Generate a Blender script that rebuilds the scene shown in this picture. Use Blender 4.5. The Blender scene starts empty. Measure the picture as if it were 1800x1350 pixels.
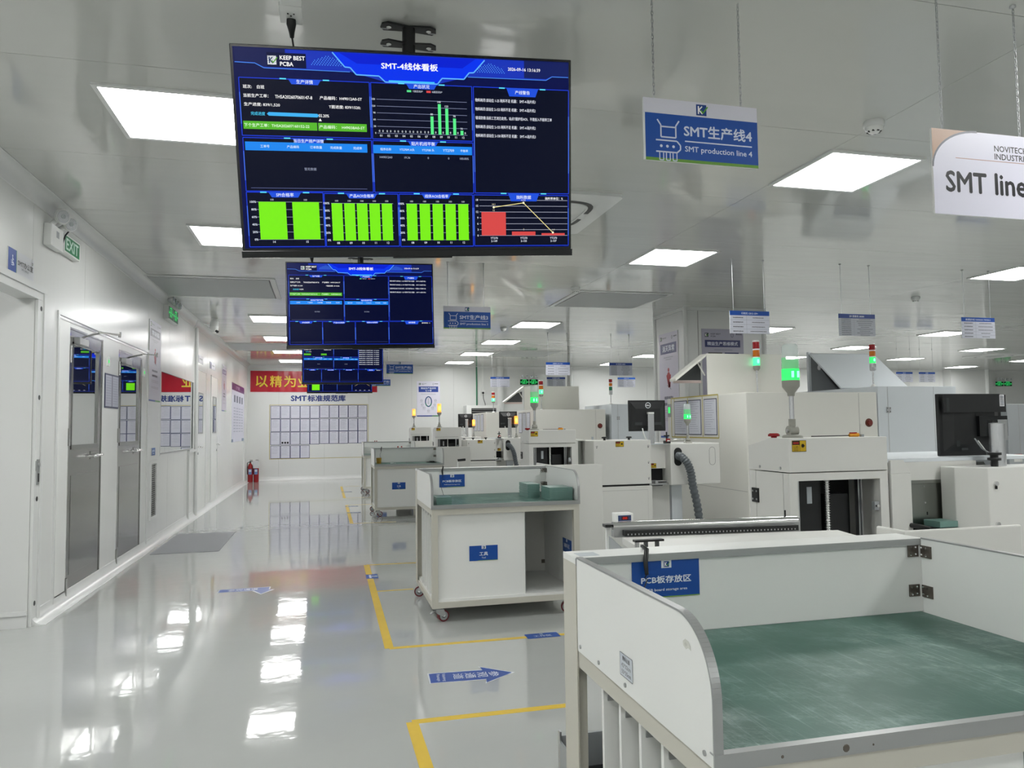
import bpy, bmesh, math, random
from mathutils import Vector, Matrix, Euler
random.seed(7)
PI = math.pi
SC = bpy.context.scene
COL = SC.collection

# ------------------------------------------------------------------ camera, world, exposure
cam_d = bpy.data.cameras.new('camera'); cam = bpy.data.objects.new('camera', cam_d); COL.objects.link(cam)
cam_d.sensor_fit = 'HORIZONTAL'; cam_d.sensor_width = 36.0; cam_d.lens = 1310.28/1800*36; cam_d.clip_start = 0.05; cam_d.clip_end = 200
yaw, pitch, roll = .245996, .0571548, -.0124443
fw = Vector((math.sin(yaw)*math.cos(pitch), math.cos(yaw)*math.cos(pitch), math.sin(pitch)))
rt = Vector((math.cos(yaw), -math.sin(yaw), 0)); up = rt.cross(fw)
r2 = math.cos(roll)*rt+math.sin(roll)*up; u2 = -math.sin(roll)*rt+math.cos(roll)*up
cam.matrix_world = Matrix(((r2.x, u2.x, -fw.x, 0), (r2.y, u2.y, -fw.y, 0), (r2.z, u2.z, -fw.z, 1.35), (0, 0, 0, 1)))
SC.camera = cam
w = bpy.data.worlds.new('world'); SC.world = w; w.use_nodes = True
w.node_tree.nodes['Background'].inputs[0].default_value = (.6, .62, .64, 1); w.node_tree.nodes['Background'].inputs[1].default_value = .2
SC.view_settings.view_transform = 'Standard'; SC.view_settings.look = 'None'; SC.view_settings.gamma = 1
SC.view_settings.use_curve_mapping = False; SC.view_settings.exposure = 0.0
LIGHT_W = 21.0      # radiance of the LED ceiling panels

# ------------------------------------------------------------------ materials
MATS = {}
def mat(name, col, rough=.5, metal=0, bump=0, bscale=20, spec=.5, emit=None, es=1, coat=0, alpha=None, trans=0, var=0, vscale=3, bstretch=None, ior=1.45):
    m = bpy.data.materials.new(name); m.use_nodes = True; nt = m.node_tree; b = nt.nodes['Principled BSDF']
    b.inputs['Base Color'].default_value = (*col, 1); b.inputs['Roughness'].default_value = rough; b.inputs['Metallic'].default_value = metal
    b.inputs['Specular IOR Level'].default_value = spec; b.inputs['IOR'].default_value = ior
    if coat: b.inputs['Coat Weight'].default_value = coat; b.inputs['Coat Roughness'].default_value = .03
    if trans: b.inputs['Transmission Weight'].default_value = trans
    if alpha is not None: b.inputs['Alpha'].default_value = alpha
    if emit: b.inputs['Emission Color'].default_value = (*emit, 1); b.inputs['Emission Strength'].default_value = es
    if bump or var:
        tc = nt.nodes.new('ShaderNodeTexCoord'); mp = nt.nodes.new('ShaderNodeMapping'); nt.links.new(tc.outputs['Object'], mp.inputs[0])
        if bstretch: mp.inputs['Scale'].default_value = bstretch
    if bump:
        n = nt.nodes.new('ShaderNodeTexNoise'); n.inputs['Scale'].default_value = bscale; n.inputs['Detail'].default_value = 3
        bp = nt.nodes.new('ShaderNodeBump'); bp.inputs['Strength'].default_value = 1; bp.inputs['Distance'].default_value = bump
        nt.links.new(mp.outputs[0], n.inputs[0]); nt.links.new(n.outputs[0], bp.inputs['Height']); nt.links.new(bp.outputs[0], b.inputs['Normal'])
    if var:
        n = nt.nodes.new('ShaderNodeTexNoise'); n.inputs['Scale'].default_value = vscale; n.inputs['Detail'].default_value = 5
        mx = nt.nodes.new('ShaderNodeMix'); mx.data_type = 'RGBA'
        mx.inputs[6].default_value = (*[c*(1-var) for c in col], 1); mx.inputs[7].default_value = (*[min(1, c*(1+var)) for c in col], 1)
        nt.links.new(mp.outputs[0], n.inputs[0]); nt.links.new(n.outputs[0], mx.inputs[0]); nt.links.new(mx.outputs[2], b.inputs['Base Color'])
    MATS[name] = m; return m
def hexc(h):
    f = lambda c: c/12.92 if c <= .04045 else ((c+.055)/1.055)**2.4
    return tuple(f(int(h[i:i+2], 16)/255) for i in (0, 2, 4))
INK = {}
def ink(h, kind='p'):
    """flat print (p) or lit screen pixels (e)"""
    k = (h, kind)
    if k not in INK:
        c = hexc(h)
        if kind == 'p': INK[k] = mat('ink_'+h, c, .35)
        else: INK[k] = mat('screen_'+h, (.004, .004, .006), .25, emit=c, es=1.0, spec=.08)
    return INK[k]
WALL = mat('wall_panel', (.75, .76, .745), .24, bump=.004, bscale=1.2, bstretch=(1, 1.6, .35))
CEIL = mat('ceiling_panel', (.58, .59, .56), .10, bump=.011, bscale=1.0, bstretch=(.4, 1.7, 1), spec=.8, coat=.3)
SEAM = mat('seam_shadow_gap', (.36, .36, .35), .6)
TRIM = mat('white_trim', (.76, .77, .76), .25)
FLOOR = mat('epoxy_floor', (.45, .465, .45), .055, bump=.0012, bscale=5, coat=.3, var=.03, vscale=1.2)
WHITE = mat('powder_white', (.68, .68, .65), .38, var=.015)
COOL = mat('powder_cool_white', (.66, .70, .73), .35)
WARM = mat('powder_warm_white', (.73, .725, .675), .42)
LAM = mat('white_laminate', (.80, .81, .79), .3, bump=.0004, bscale=8)
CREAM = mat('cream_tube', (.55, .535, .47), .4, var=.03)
GREYP = mat('grey_powder', (.33, .35, .36), .4)
DKGREY = mat('dark_grey', (.07, .075, .08), .5)
BLACK = mat('black_plastic', (.012, .013, .014), .38)
BLACKG = mat('black_gloss', (.008, .009, .01), .18)
DARK = mat('dark_interior', (.01, .011, .012), .7)
STEEL = mat('stainless_steel', (.36, .36, .35), .20, 1, bump=.0015, bscale=2.5)
BRUSH = mat('brushed_steel', (.30, .31, .29), .28, 1, bump=.0006, bscale=30, bstretch=(1, 1, .1))
CHROME = mat('chrome', (.8, .8, .8), .06, 1)
ALU = mat('aluminium_profile', (.52, .53, .54), .32, 1)
ALUP = mat('satin_aluminium', (.62, .63, .65), .25, .85)
ALUE = mat('aluminium_edge', (.40, .41, .41), .35, .6)
BROWNB = mat('bronzed_bracket', (.17, .15, .13), .35, .8)
TAPE = mat('yellow_tape', (.72, .50, .06), .35, var=.1, vscale=9)
RED = mat('red_paint', (.30, .008, .012), .25)
REDW = mat('caster_red', (.13, .008, .014), .4)
RUBBER = mat('black_rubber', (.02, .02, .02), .6)
HOSE = mat('grey_hose', (.10, .115, .125), .45)
BEIGEL = mat('lamp_grey_beige', (.33, .33, .29), .45)
LBL = mat('grey_label', (.5, .54, .57), .35)
SKIN = mat('pinkish_panel', (.62, .5, .47), .45)
LENSC = mat('clear_lens', (.75, .82, .82), .15, alpha=.38)
LENSG = mat('pale_green_lens', (.25, .70, .36), .15, alpha=.5, emit=(.06, .5, .15), es=.3)
LITG = mat('lit_green_lens', (.05, .5, .15), .2, emit=(.02, .85, .13), es=1.0)
CORG = mat('lit_green_core', (.6, 1, .8), .2, emit=(.15, 1.0, .55), es=1.6)
LITA = mat('lit_amber_lens', (1, .4, .1), .2, emit=(1, .28, .03), es=1.6)
CORA = mat('lit_amber_core', (1, .7, .1), .2, emit=(1, .62, .08), es=3)
LITT = mat('lit_teal_lens', (.1, .6, .35), .2, emit=(.05, .95, .30), es=1.2)
OFFG = mat('unlit_green_lens', (.01, .16, .07), .2)
OFFR = mat('unlit_red_lens', (.30, .008, .012), .2)
OFFA = mat('unlit_amber_lens', (.60, .16, .01), .2)
GLASSM = None
def glassmirror():
    m = bpy.data.materials.new('tinted_window_glass'); m.use_nodes = True; nt = m.node_tree; nt.nodes.clear()
    o = nt.nodes.new('ShaderNodeOutputMaterial'); mx = nt.nodes.new('ShaderNodeMixShader'); g = nt.nodes.new('ShaderNodeBsdfGlossy'); d = nt.nodes.new('ShaderNodeBsdfDiffuse')
    g.inputs['Roughness'].default_value = .004; g.inputs['Color'].default_value = (.86, .88, .88, 1); d.inputs['Color'].default_value = (.05, .055, .06, 1)
    mx.inputs[0].default_value = .82
    nt.links.new(d.outputs[0], mx.inputs[1]); nt.links.new(g.outputs[0], mx.inputs[2]); nt.links.new(mx.outputs[0], o.inputs[0]); return m
GLASSM = glassmirror()
def greenmat():
    m = mat('green_esd_mat', (.05, .16, .125), .36, spec=.3); nt = m.node_tree; b = nt.nodes['Principled BSDF']
    tc = nt.nodes.new('ShaderNodeTexCoord')
    def noise(rot, sc, scale, detail, rough, stretch=True):
        mp = nt.nodes.new('ShaderNodeMapping'); mp.inputs['Rotation'].default_value = (0, 0, rot); mp2 = nt.nodes.new('ShaderNodeMapping'); mp2.inputs['Scale'].default_value = sc
        n = nt.nodes.new('ShaderNodeTexNoise'); n.inputs['Scale'].default_value = scale; n.inputs['Detail'].default_value = detail; n.inputs['Roughness'].default_value = rough
        nt.links.new(tc.outputs['Object'], mp.inputs[0]); nt.links.new(mp.outputs[0], mp2.inputs[0]); nt.links.new(mp2.outputs[0], n.inputs[0]); return n.outputs[0]
    def ramp(src, a, b_, ca, cb):
        cr = nt.nodes.new('ShaderNodeValToRGB'); cr.color_ramp.elements[0].position = a; cr.color_ramp.elements[1].position = b_; cr.color_ramp.elements[0].color = (ca, ca, ca, 1); cr.color_ramp.elements[1].color = (cb, cb, cb, 1); nt.links.new(src, cr.inputs[0]); return cr.outputs[0]
    def math_(op, x, y):
        q = nt.nodes.new('ShaderNodeMath'); q.operation = op
        for i, v in enumerate((x, y)):
            if isinstance(v, (int, float)): q.inputs[i].default_value = v
            else: nt.links.new(v, q.inputs[i])
        return q.outputs[0]
    scr = ramp(noise(1.58, (2.2, 70, 1), 1.7, 7, .8), .54, .78, 0, 1); scr2 = ramp(noise(1.30, (1.8, 110, 1), 1.3, 6, .8), .56, .80, 0, .9)
    patch = ramp(noise(0, (1, 1, 1), 3.1, 3, .5), .40, .60, .08, 1); scuff = ramp(noise(.5, (4, 7, 1), 2.2, 10, .82), .48, .84, 0, 1)
    f = math_('MULTIPLY', math_('ADD', math_('ADD', scr, scr2), scuff), patch); f = math_('MINIMUM', math_('MULTIPLY', f, 1.05), 1.0)
    haze = math_('MULTIPLY', patch, .15); f = math_('MINIMUM', math_('ADD', f, haze), 1.0)
    mx = nt.nodes.new('ShaderNodeMix'); mx.data_type = 'RGBA'; mx.inputs[6].default_value = (.030, .105, .080, 1); mx.inputs[7].default_value = (.30, .42, .39, 1)
    nt.links.new(f, mx.inputs[0]); nt.links.new(mx.outputs[2], b.inputs['Base Color'])
    return m
MATG = greenmat()
PCB = mat('glassy_green_board', (.15, .27, .24), .3, var=.1, vscale=30)
PCBD = mat('green_board_light', (.38, .52, .47), .3)
PANEL_E = mat('led_diffuser', (.9, .9, .9), .4, emit=(1, 1, .985), es=LIGHT_W)

# ------------------------------------------------------------------ mesh building
def wl(o):
    v = Vector((0, 0, 0))
    while o is not None:
        v += o.location; o = o.parent
    return v
class MB:
    def __init__(s): s.v = []; s.f = []; s.m = []; s.mats = []; s.sm = []
    def mi(s, m):
        if m not in s.mats: s.mats.append(m)
        return s.mats.index(m)
    def add(s, vs, fs, m, smooth=False):
        o = len(s.v); s.v += [tuple(v) for v in vs]; i = s.mi(m)
        for f in fs: s.f.append(tuple(o+k for k in f)); s.m.append(i); s.sm.append(smooth)
        return s
    def box(s, x0, x1, y0, y1, z0, z1, m):
        if x0 > x1: x0, x1 = x1, x0
        if y0 > y1: y0, y1 = y1, y0
        if z0 > z1: z0, z1 = z1, z0
        return s.add([(x0, y0, z0), (x1, y0, z0), (x1, y1, z0), (x0, y1, z0), (x0, y0, z1), (x1, y0, z1), (x1, y1, z1), (x0, y1, z1)],
                     [(0, 3, 2, 1), (4, 5, 6, 7), (0, 1, 5, 4), (1, 2, 6, 5), (2, 3, 7, 6), (3, 0, 4, 7)], m)
    def prism(s, pts, ax, a, b, m):
        """pts: outline in the two other axes (x: (y,z), y: (x,z), z: (x,y))"""
        def P(p, t): return {'x': (t, p[0], p[1]), 'y': (p[0], t, p[1]), 'z': (p[0], p[1], t)}[ax]
        n = len(pts); vs = [P(p, a) for p in pts]+[P(p, b) for p in pts]
        fs = [tuple(range(n)), tuple(range(2*n-1, n-1, -1))]+[(i, i+n, (i+1) % n+n, (i+1) % n) for i in range(n)]
        return s.add(vs, fs, m)
    def cyl(s, p0, p1, r0, m, r1=None, n=16, caps=True, smooth=True):
        p0 = Vector(p0); p1 = Vector(p1); r1 = r0 if r1 is None else r1; d = (p1-p0).normalized()
        a = d.orthogonal().normalized(); b = d.cross(a); vs = []
        for p, r in ((p0, r0), (p1, r1)):
            for i in range(n): t = 2*PI*i/n; vs.append(p+a*r*math.cos(t)+b*r*math.sin(t))
        s.add(vs, [(i, (i+1) % n, (i+1) % n+n, i+n) for i in range(n)], m, smooth)
        if caps: s.add(vs, [tuple(range(n-1, -1, -1)), tuple(range(n, 2*n))], m)
        return s
    def tube(s, pts, r, m, n=8):
        pts = [Vector(p) for p in pts]; k = len(pts); vs = []; pa = None
        for i, p in enumerate(pts):
            d = (pts[min(i+1, k-1)]-pts[max(i-1, 0)]).normalized()
            a = d.orthogonal().normalized() if pa is None else (pa-d*pa.dot(d)).normalized(); pa = a; b = d.cross(a)
            rr = r[i] if isinstance(r, (list, tuple)) else r
            for j in range(n): t = 2*PI*j/n; vs.append(p+a*rr*math.cos(t)+b*rr*math.sin(t))
        fs = [(i*n+j, i*n+(j+1) % n, (i+1)*n+(j+1) % n, (i+1)*n+j) for i in range(k-1) for j in range(n)]
        s.add(vs, fs, m, True); s.add(vs, [tuple(range(n-1, -1, -1)), tuple(range((k-1)*n, k*n))], m); return s
    def lathe(s, c, prof, m, n=20, axis='z'):
        c = Vector(c); vs = []
        for r, h in prof:
            for j in range(n):
                t = 2*PI*j/n; q = (r*math.cos(t), r*math.sin(t), h)
                if axis == 'x': q = (h, r*math.cos(t), r*math.sin(t))
                if axis == 'y': q = (r*math.cos(t), h, r*math.sin(t))
                vs.append(c+Vector(q))
        k = len(prof)
        s.add(vs, [(i*n+j, i*n+(j+1) % n, (i+1)*n+(j+1) % n, (i+1)*n+j) for i in range(k-1) for j in range(n)], m, True)
        s.add(vs, [tuple(range(n-1, -1, -1)), tuple(range((k-1)*n, k*n))], m); return s
    def build(s, name, parent=None, bevel=0, fixn=True):
        me = bpy.data.meshes.new(name); off = wl(parent) if parent else Vector((0, 0, 0))
        me.from_pydata([tuple(Vector(v)-off) for v in s.v], [], s.f)
        for m in s.mats: me.materials.append(m)
        me.polygons.foreach_set('material_index', s.m); me.polygons.foreach_set('use_smooth', s.sm); me.update()
        if fixn:
            bm = bmesh.new(); bm.from_mesh(me); bmesh.ops.recalc_face_normals(bm, faces=bm.faces); bm.to_mesh(me); bm.free()
        o = bpy.data.objects.new(name, me); COL.objects.link(o)
        if parent: o.parent = parent
        if bevel:
            b = o.modifiers.new('bevel', 'BEVEL'); b.width = bevel; b.segments = 2; b.limit_method = 'ANGLE'; b.angle_limit = .6
        return o
def tag(o, label, cat, group=None):
    o['label'] = label; o['category'] = cat
    if group: o['group'] = group
    return o
def thing(name, label, cat, loc=(0, 0, 0), group=None):
    o = bpy.data.objects.new(name, None); o.empty_display_size = .1; COL.objects.link(o); o.location = loc; return tag(o, label, cat, group)
def struct(o): o['kind'] = 'structure'; return o
def bx(name, parent, x0, x1, y0, y1, z0, z1, m, bevel=0): return MB().box(x0, x1, y0, y1, z0, z1, m).build(name, parent, bevel)
def dup(root, loc, label=None, group=None, rot=None, name=None):
    def rec(o, par):
        c = o.copy(); COL.objects.link(c)
        if par: c.parent = par
        for ch in list(o.children): rec(ch, c)
        return c
    r = rec(root, None); r.location = loc
    if rot is not None: r.rotation_euler = rot
    if label: r['label'] = label
    if group: r['group'] = group
    return r

# ------------------------------------------------------------------ flat print
TXT = {}
def glyphs(s, off):
    k = (s, off)
    if k not in TXT:
        c = bpy.data.curves.new('t', 'FONT'); c.body = s; c.size = 1; c.resolution_u = 2; c.offset = off
        o = bpy.data.objects.new('t', c); COL.objects.link(o); dg = bpy.context.evaluated_depsgraph_get()
        me = bpy.data.meshes.new_from_object(o.evaluated_get(dg))
        vs = [(v.co.x, v.co.y) for v in me.vertices]; fs = [tuple(p.vertices) for p in me.polygons]
        bpy.data.objects.remove(o); bpy.data.curves.remove(c); bpy.data.meshes.remove(me); TXT[k] = (vs, fs)
    return TXT[k]
class Print:
    """flat artwork on a plane: origin o, unit vectors U, V and normal N, in units of k metres (v runs down if flip)"""
    def __init__(s, o, U, V, k=1, kind='p', step=.0004, flip=False, base=0.0006):
        s.o = Vector(o); s.U = Vector(U).normalized(); s.V = Vector(V).normalized(); s.N = s.U.cross(s.V); s.k = k; s.kind = kind; s.step = step; s.fl = -1 if flip else 1; s.b = MB(); s.base = base
    def P(s, u, v, L): return s.o+s.U*u*s.k+s.V*v*s.k*s.fl+s.N*(s.base+L*s.step)
    def poly(s, pts, h, L=0): s.b.add([s.P(u, v, L) for u, v in pts], [tuple(range(len(pts)))], ink(h, s.kind)); return s
    def rect(s, a, b, c, d, h, L=0): return s.poly([(a, b), (c, b), (c, d), (a, d)], h, L)
    def line(s, pts, w, h, L=1):
        for (a, b), (c, d) in zip(pts, pts[1:]):
            l = math.hypot(c-a, d-b) or 1; nx, ny = -(d-b)/l*w/2, (c-a)/l*w/2
            s.poly([(a+nx, b+ny), (c+nx, d+ny), (c-nx, d-ny), (a-nx, b-ny)], h, L)
        return s
    def disc(s, u, v, r, h, L=1, n=20, ru=None): return s.poly([(u+(ru or r)*math.cos(2*PI*i/n), v+r*math.sin(2*PI*i/n)) for i in range(n)], h, L)
    def ring(s, u, v, r, w, h, L=1, n=28, ru=None):
        ru = ru or r
        for i in range(n):
            a, b = 2*PI*i/n, 2*PI*(i+1)/n
            s.poly([(u+ru*math.cos(a), v+r*math.sin(a)), (u+ru*math.cos(b), v+r*math.sin(b)), (u+(ru-w)*math.cos(b), v+(r-w)*math.sin(b)), (u+(ru-w)*math.cos(a), v+(r-w)*math.sin(a))], h, L)
        return s
    def text(s, t, u, v, w=None, H=None, h='ffffff', L=2, bold=.012, al='c', sq=1):
        """fit text into width w (centre/left/right at u), cap height H; v = vertical middle"""
        vs, fs = glyphs(t, 0)
        if not vs: return s
        x0 = min(p[0] for p in vs); x1 = max(p[0] for p in vs); y0 = min(p[1] for p in vs); y1 = max(p[1] for p in vs)
        if H is None: sc = w/(x1-x0); sx = sc
        else:
            sc = H/(y1-y0); sx = sc if w is None else w/(x1-x0)
        W = (x1-x0)*sx; ox = {'c': u-W/2, 'l': u, 'r': u-W}[al]
        q = bold*1.1
        for i, (dx, dy) in enumerate(((0, 0), (q, 0), (-q, 0), (0, q), (0, -q)) if bold > .006 else ((0, 0),)):
            s.b.add([s.P(ox+(p[0]-x0+dx)*sx, v+s.fl*((p[1]+dy-(y0+y1)/2)*sc), L+i*.02) for p in vs], fs, ink(h, s.kind))
        return s
    def scrib(s, u0, u1, v, hgt, h, L=2, dens=.7):
        """a line of print too small to read: short bars"""
        u = u0
        while u < u1-hgt*.3:
            l = min(hgt*random.uniform(.5, 1.1), u1-u)
            s.rect(u, v-hgt/2*random.uniform(.7, 1), u+l*dens, v+hgt/2*random.uniform(.7, 1), h, L); u += l
        return s
    def logo(s, u, v, z, h1='143c82', h2='ffffff'):
        f = s.fl
        s.rect(u-z/2, v-z/2, u+z/2, v+z/2, h1, 1.5)
        s.line([(u-z*.28, v+z*.36), (u-z*.28, v-z*.36)], z*.13, h2, 2); s.line([(u-z*.24, v), (u+z*.08, v+f*z*.34)], z*.11, h2, 2); s.line([(u-z*.24, v), (u+z*.1, v-f*z*.34)], z*.11, h2, 2)
        s.line([(u-z*.02, v-f*z*.02), (u+z*.14, v-f*z*.28), (u+z*.62, v+f*z*.34)], z*.12, '5aa02c', 2.5); return s
    def build(s, name, parent): return s.b.build(name, parent, fixn=False)
XU, ZU, YU = (1, 0, 0), (0, 0, 1), (0, 1, 0)

# ------------------------------------------------------------------ room shell
CZ = 3.07; WX = -2.0; FY = 20.8; RX = 25.0; BY = -4.0
fl = struct(MB().box(-5.5, RX, BY, FY+.2, -.1, 0, FLOOR).build('floor'))
ce = struct(bx('ceiling', None, -5.5, RX, BY, FY+.2, CZ+.012, CZ+.12, mat('ceiling_seam', (.6, .6, .58), .5)))
ys = [BY]+[6.3+1.28*k for k in range(-8, 12)]; ys = [y for y in ys if y < FY]+[FY+.1]; ys = sorted(set(ys))
xs = [-5.5, 3.1, 7.5, 11.6, 15.6, 19.8, RX]
for i in range(len(xs)-1):
    for j in range(len(ys)-1):
        bx('ceiling_panel', ce, xs[i]+.0014, xs[i+1]-.0014, ys[j]+.0014, ys[j+1]-.0014, CZ, CZ+.014, CEIL)
def panelled(name, ax, p, t, rng, ztop, openings, seams, m=WALL):
    """wall built of sandwich panels on a backing; ax 'x': plane x=p spanning y; thickness t away from the room (signed)"""
    def cells(a0, a1, lo, hi):
        ca = sorted({a0, a1, *[v for o in openings for v in o[:2] if a0 < v < a1]}); cz = sorted({0, ztop, *[v for o in openings for v in o[2:] if 0 < v < ztop]})
        b = MB(); k = 0
        for i in range(len(ca)-1):
            for j in range(len(cz)-1):
                ma, mz = (ca[i]+ca[i+1])/2, (cz[j]+cz[j+1])/2
                if any(o[0] < ma < o[1] and o[2] < mz < o[3] for o in openings): continue
                k += 1
                if ax == 'x': b.box(lo, hi, ca[i], ca[i+1], cz[j], cz[j+1], m2)
                else: b.box(ca[i], ca[i+1], min(lo, hi), max(lo, hi), cz[j], cz[j+1], m2)
        return b if k else None
    m2 = SEAM; root = struct(cells(rng[0], rng[1], p+.008*(1 if t > 0 else -1), p+t).build(name)); m2 = m
    ss = [rng[0]]+[s for s in seams if rng[0] < s < rng[1]]+[rng[1]]
    for a, b_ in zip(ss, ss[1:]):
        b = cells(a+.0015, b_-.0015, p, p+.01*(1 if t > 0 else -1))
        if b: b.build('wall_panel', root)
    return root
DOOR = [(6.68, 7.60, 0, 2.2), (8.15, 9.12, 0, 2.17)]
WINO = (10.14, 12.49, 1.07, 2.10)
OPEN1 = (4.3, 5.94, 0, 2.31)
panelled('wall_left', 'x', WX, -.1, (BY, FY+.05), CZ, DOOR+[WINO, OPEN1], [BY+1.2*k for k in range(1, 8)]+[5.85, 7.03, 8.2, 9.38, 10.6, 11.8, 12.66, 13.9, 15.3, 16.5, 17.7, 18.9, 20.1])
panelled('wall_far', 'y', FY, .1, (-2.1, RX), CZ, [], [-1.2+1.18*k for k in range(23)])
panelled('wall_right', 'x', RX, .1, (BY, FY), CZ, [], [BY+1.2*k for k in range(1, 21)])
panelled('wall_back', 'y', BY, -.1, (-5.5, RX), CZ, [], [-5+2.4*k for k in range(13)])
# small side room seen through the open doorway on the left
panelled('wall_side_room', 'y', 5.925, .009, (-5.5, -2.004), CZ, [], [-3.3, -4.5])
struct(bx('wall_side_room_end', None, -5.5, -5.4, BY, 6.0, 0, CZ, WALL))
b = MB(); b.box(-5.4, -2.004, 5.910, 5.925, 0, .10, TRIM).box(-5.4, -2.004, 5.900, 5.911, .085, .115, TRIM); struct(b.build('baseboard_side_room'))
# coves and baseboards: concave quarter rounds
def cove(pts3, r, wall_dir, vert, name):
    """quarter-round cove: runs from p0 to p1 along a wall; wall_dir = unit vector into the room; vert = +1 for floor, -1 for ceiling"""
    p0, p1 = Vector(pts3[0]), Vector(pts3[1]); d = Vector(wall_dir); z = Vector((0, 0, vert)); n = 8; prof = [(0, r*1.15), (.004, r*1.15)]
    for i in range(n+1):
        a = PI/2*i/n; prof.append((.004+r-r*math.cos(a), .004+r-r*math.sin(a)))
    prof += [(r*1.15, .004), (r*1.15, 0), (0, 0)]; k = len(prof)
    vs = [p+d*a+z*h for p in (p0, p1) for a, h in prof]
    m = MB(); m.add(vs, [(i, i+1, i+1+k, i+k) for i in range(k-1)], TRIM, True); m.add(vs, [tuple(range(k)), tuple(range(2*k-1, k-1, -1))], TRIM); return struct(m.build(name))
cove([(WX, 5.96, 0), (WX, FY, 0)], .085, (1, 0, 0), 1, 'baseboard_left'); cove([(WX, BY, 0), (WX, 4.28, 0)], .085, (1, 0, 0), 1, 'baseboard_left')
cove([(WX, BY, CZ), (WX, FY, CZ)], .09, (1, 0, 0), -1, 'trim_1')
cove([(WX, FY, 0), (RX, FY, 0)], .085, (0, -1, 0), 1, 'baseboard_far'); cove([(WX, FY, CZ), (RX, FY, CZ)], .06, (0, -1, 0), -1, 'trim_2')
# doorway frame on the left
b = MB(); b.box(-2.12, -1.985, 5.935, 6.07, 0, 2.30, TRIM).box(-2.12, -1.985, 4.2, 6.07, 2.301, 2.38, TRIM).box(-2.12, -1.985, 4.2, 4.305, 0, 2.30, TRIM).box(-1.9845, -1.975, 6.03, 6.075, 0, 2.354, TRIM).box(-1.9845, -1.975, 4.2, 6.075, 2.355, 2.40, TRIM)
d3 = struct(b.build('door_3'))
for z in (.15, .88, 1.60, 2.24): MB().cyl((-1.9845, 5.992, z), (-1.9835, 5.992, z), .018, BLACK, n=14).build('bolt_hole', d3)
b = MB(); b.box(-1.986, -1.978, 5.972, 6.012, .98, 1.16, ALUE).cyl((-1.978, 5.992, 1.12), (-1.972, 5.992, 1.12), .014, ALU).box(-1.978, -1.974, 5.985, 6.0, 1.0, 1.06, BLACK); b.box(-1.99, -1.981, 5.955, 5.972, 1.08, 1.15, ALUE); b.build('lock', d3)

# column in the middle of the hall
cx0, cx1, cy0, cy1 = 5.11, 6.40, 9.9, 10.92
col = struct(bx('wall_column', None, cx0, cx1, cy0, cy1, 0, CZ, WALL)); b = MB()
for (x, y) in ((cx0, cy0), (cx1, cy0), (cx0, cy1)): b.cyl((x, y, 0), (x, y, CZ), .035, TRIM, n=12)
b.box(cx0-.03, cx1+.03, cy0-.03, cy0, CZ-.05, CZ, TRIM).box(cx0-.03, cx0, cy0, cy1, CZ-.05, CZ, TRIM); b.box(cx0+.2, cx0+.21, cy0-.004, cy0, 0, CZ-.05, SEAM); b.build('corner_trim', col)

# far wall ribs and pilasters
b = MB(); b.cyl((4.86, FY-.06, 0), (4.86, FY-.06, CZ), .10, TRIM, n=20); struct(b.build('trim_3'))
struct(bx('wall_pilaster', None, 20.2, 21.6, FY-.35, FY, 0, CZ, WALL)); b = MB(); b.cyl((21.65, FY-.35, 0), (21.65, FY-.35, CZ), .07, TRIM); struct(b.build('trim_4'))
b = MB(); b.cyl((7.0, FY-.05, 0), (7.0, FY-.05, CZ), .045, TRIM, n=12).box(6.9, 6.93, FY-.02, FY, 0, CZ, SEAM); struct(b.build('trim_5'))

# ------------------------------------------------------------------ ceiling lights
colname = {-.77: 'over the left aisle', 3.45: 'over the machine lines', 7.85: 'in the third column from the left', 11.8: 'in the fourth column from the left', 15.4: 'in the fifth column', 19.6: 'in the rightmost column'}
rown = {-3.4: 'behind the camera, third row', -.9: 'behind the camera, second row', 1.7: 'above the camera row', 4.32: 'nearest row in view', 6.94: 'second row in view', 9.5: 'row beside the hatches', 12.05: 'third row in view', 14.65: 'fourth row in view', 17.1: 'fifth row in view', 19.45: 'row closest to the far wall'}
L0 = None
def light(x, y, label, grp='square LED ceiling panels'):
    global L0
    if L0 is None:
        t = thing('ceiling_light', label, 'ceiling light', (0, 0, CZ), grp); h = .355; i = .33
        b = MB(); b.box(-h, h, -h, -i, CZ-.014, CZ, TRIM).box(-h, h, i, h, CZ-.014, CZ, TRIM).box(-h, -i, -i, i, CZ-.014, CZ, TRIM).box(i, h, -i, i, CZ-.014, CZ, TRIM); b.build('frame', t)
        bx('diffuser', t, -i, i, -i, i, CZ-.010, CZ-.004, PANEL_E); L0 = t; t.location = (x, y, CZ)
    else: dup(L0, (x, y, CZ), label, grp)
for x in (-.77, 3.45, 7.85, 11.8, 15.4, 19.6):
    for y in (-3.4, -.9, 1.7, 4.32, 6.94, 9.5, 12.05, 14.65, 17.1, 19.45):
        if y == 9.5 and x < 8: continue
        if y == 14.65 and x == 7.85: continue
        if x > 19 and y < 4: continue
        if y < -3 and x > 4: continue
        light(x, y, 'LED ceiling panel '+colname[x]+', '+rown[y])
light(-3.2, 4.3, 'LED ceiling light panel inside the side room beyond the doorway'); light(-3.2, 1.8, 'LED ceiling light panel farther back in the side room')

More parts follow.
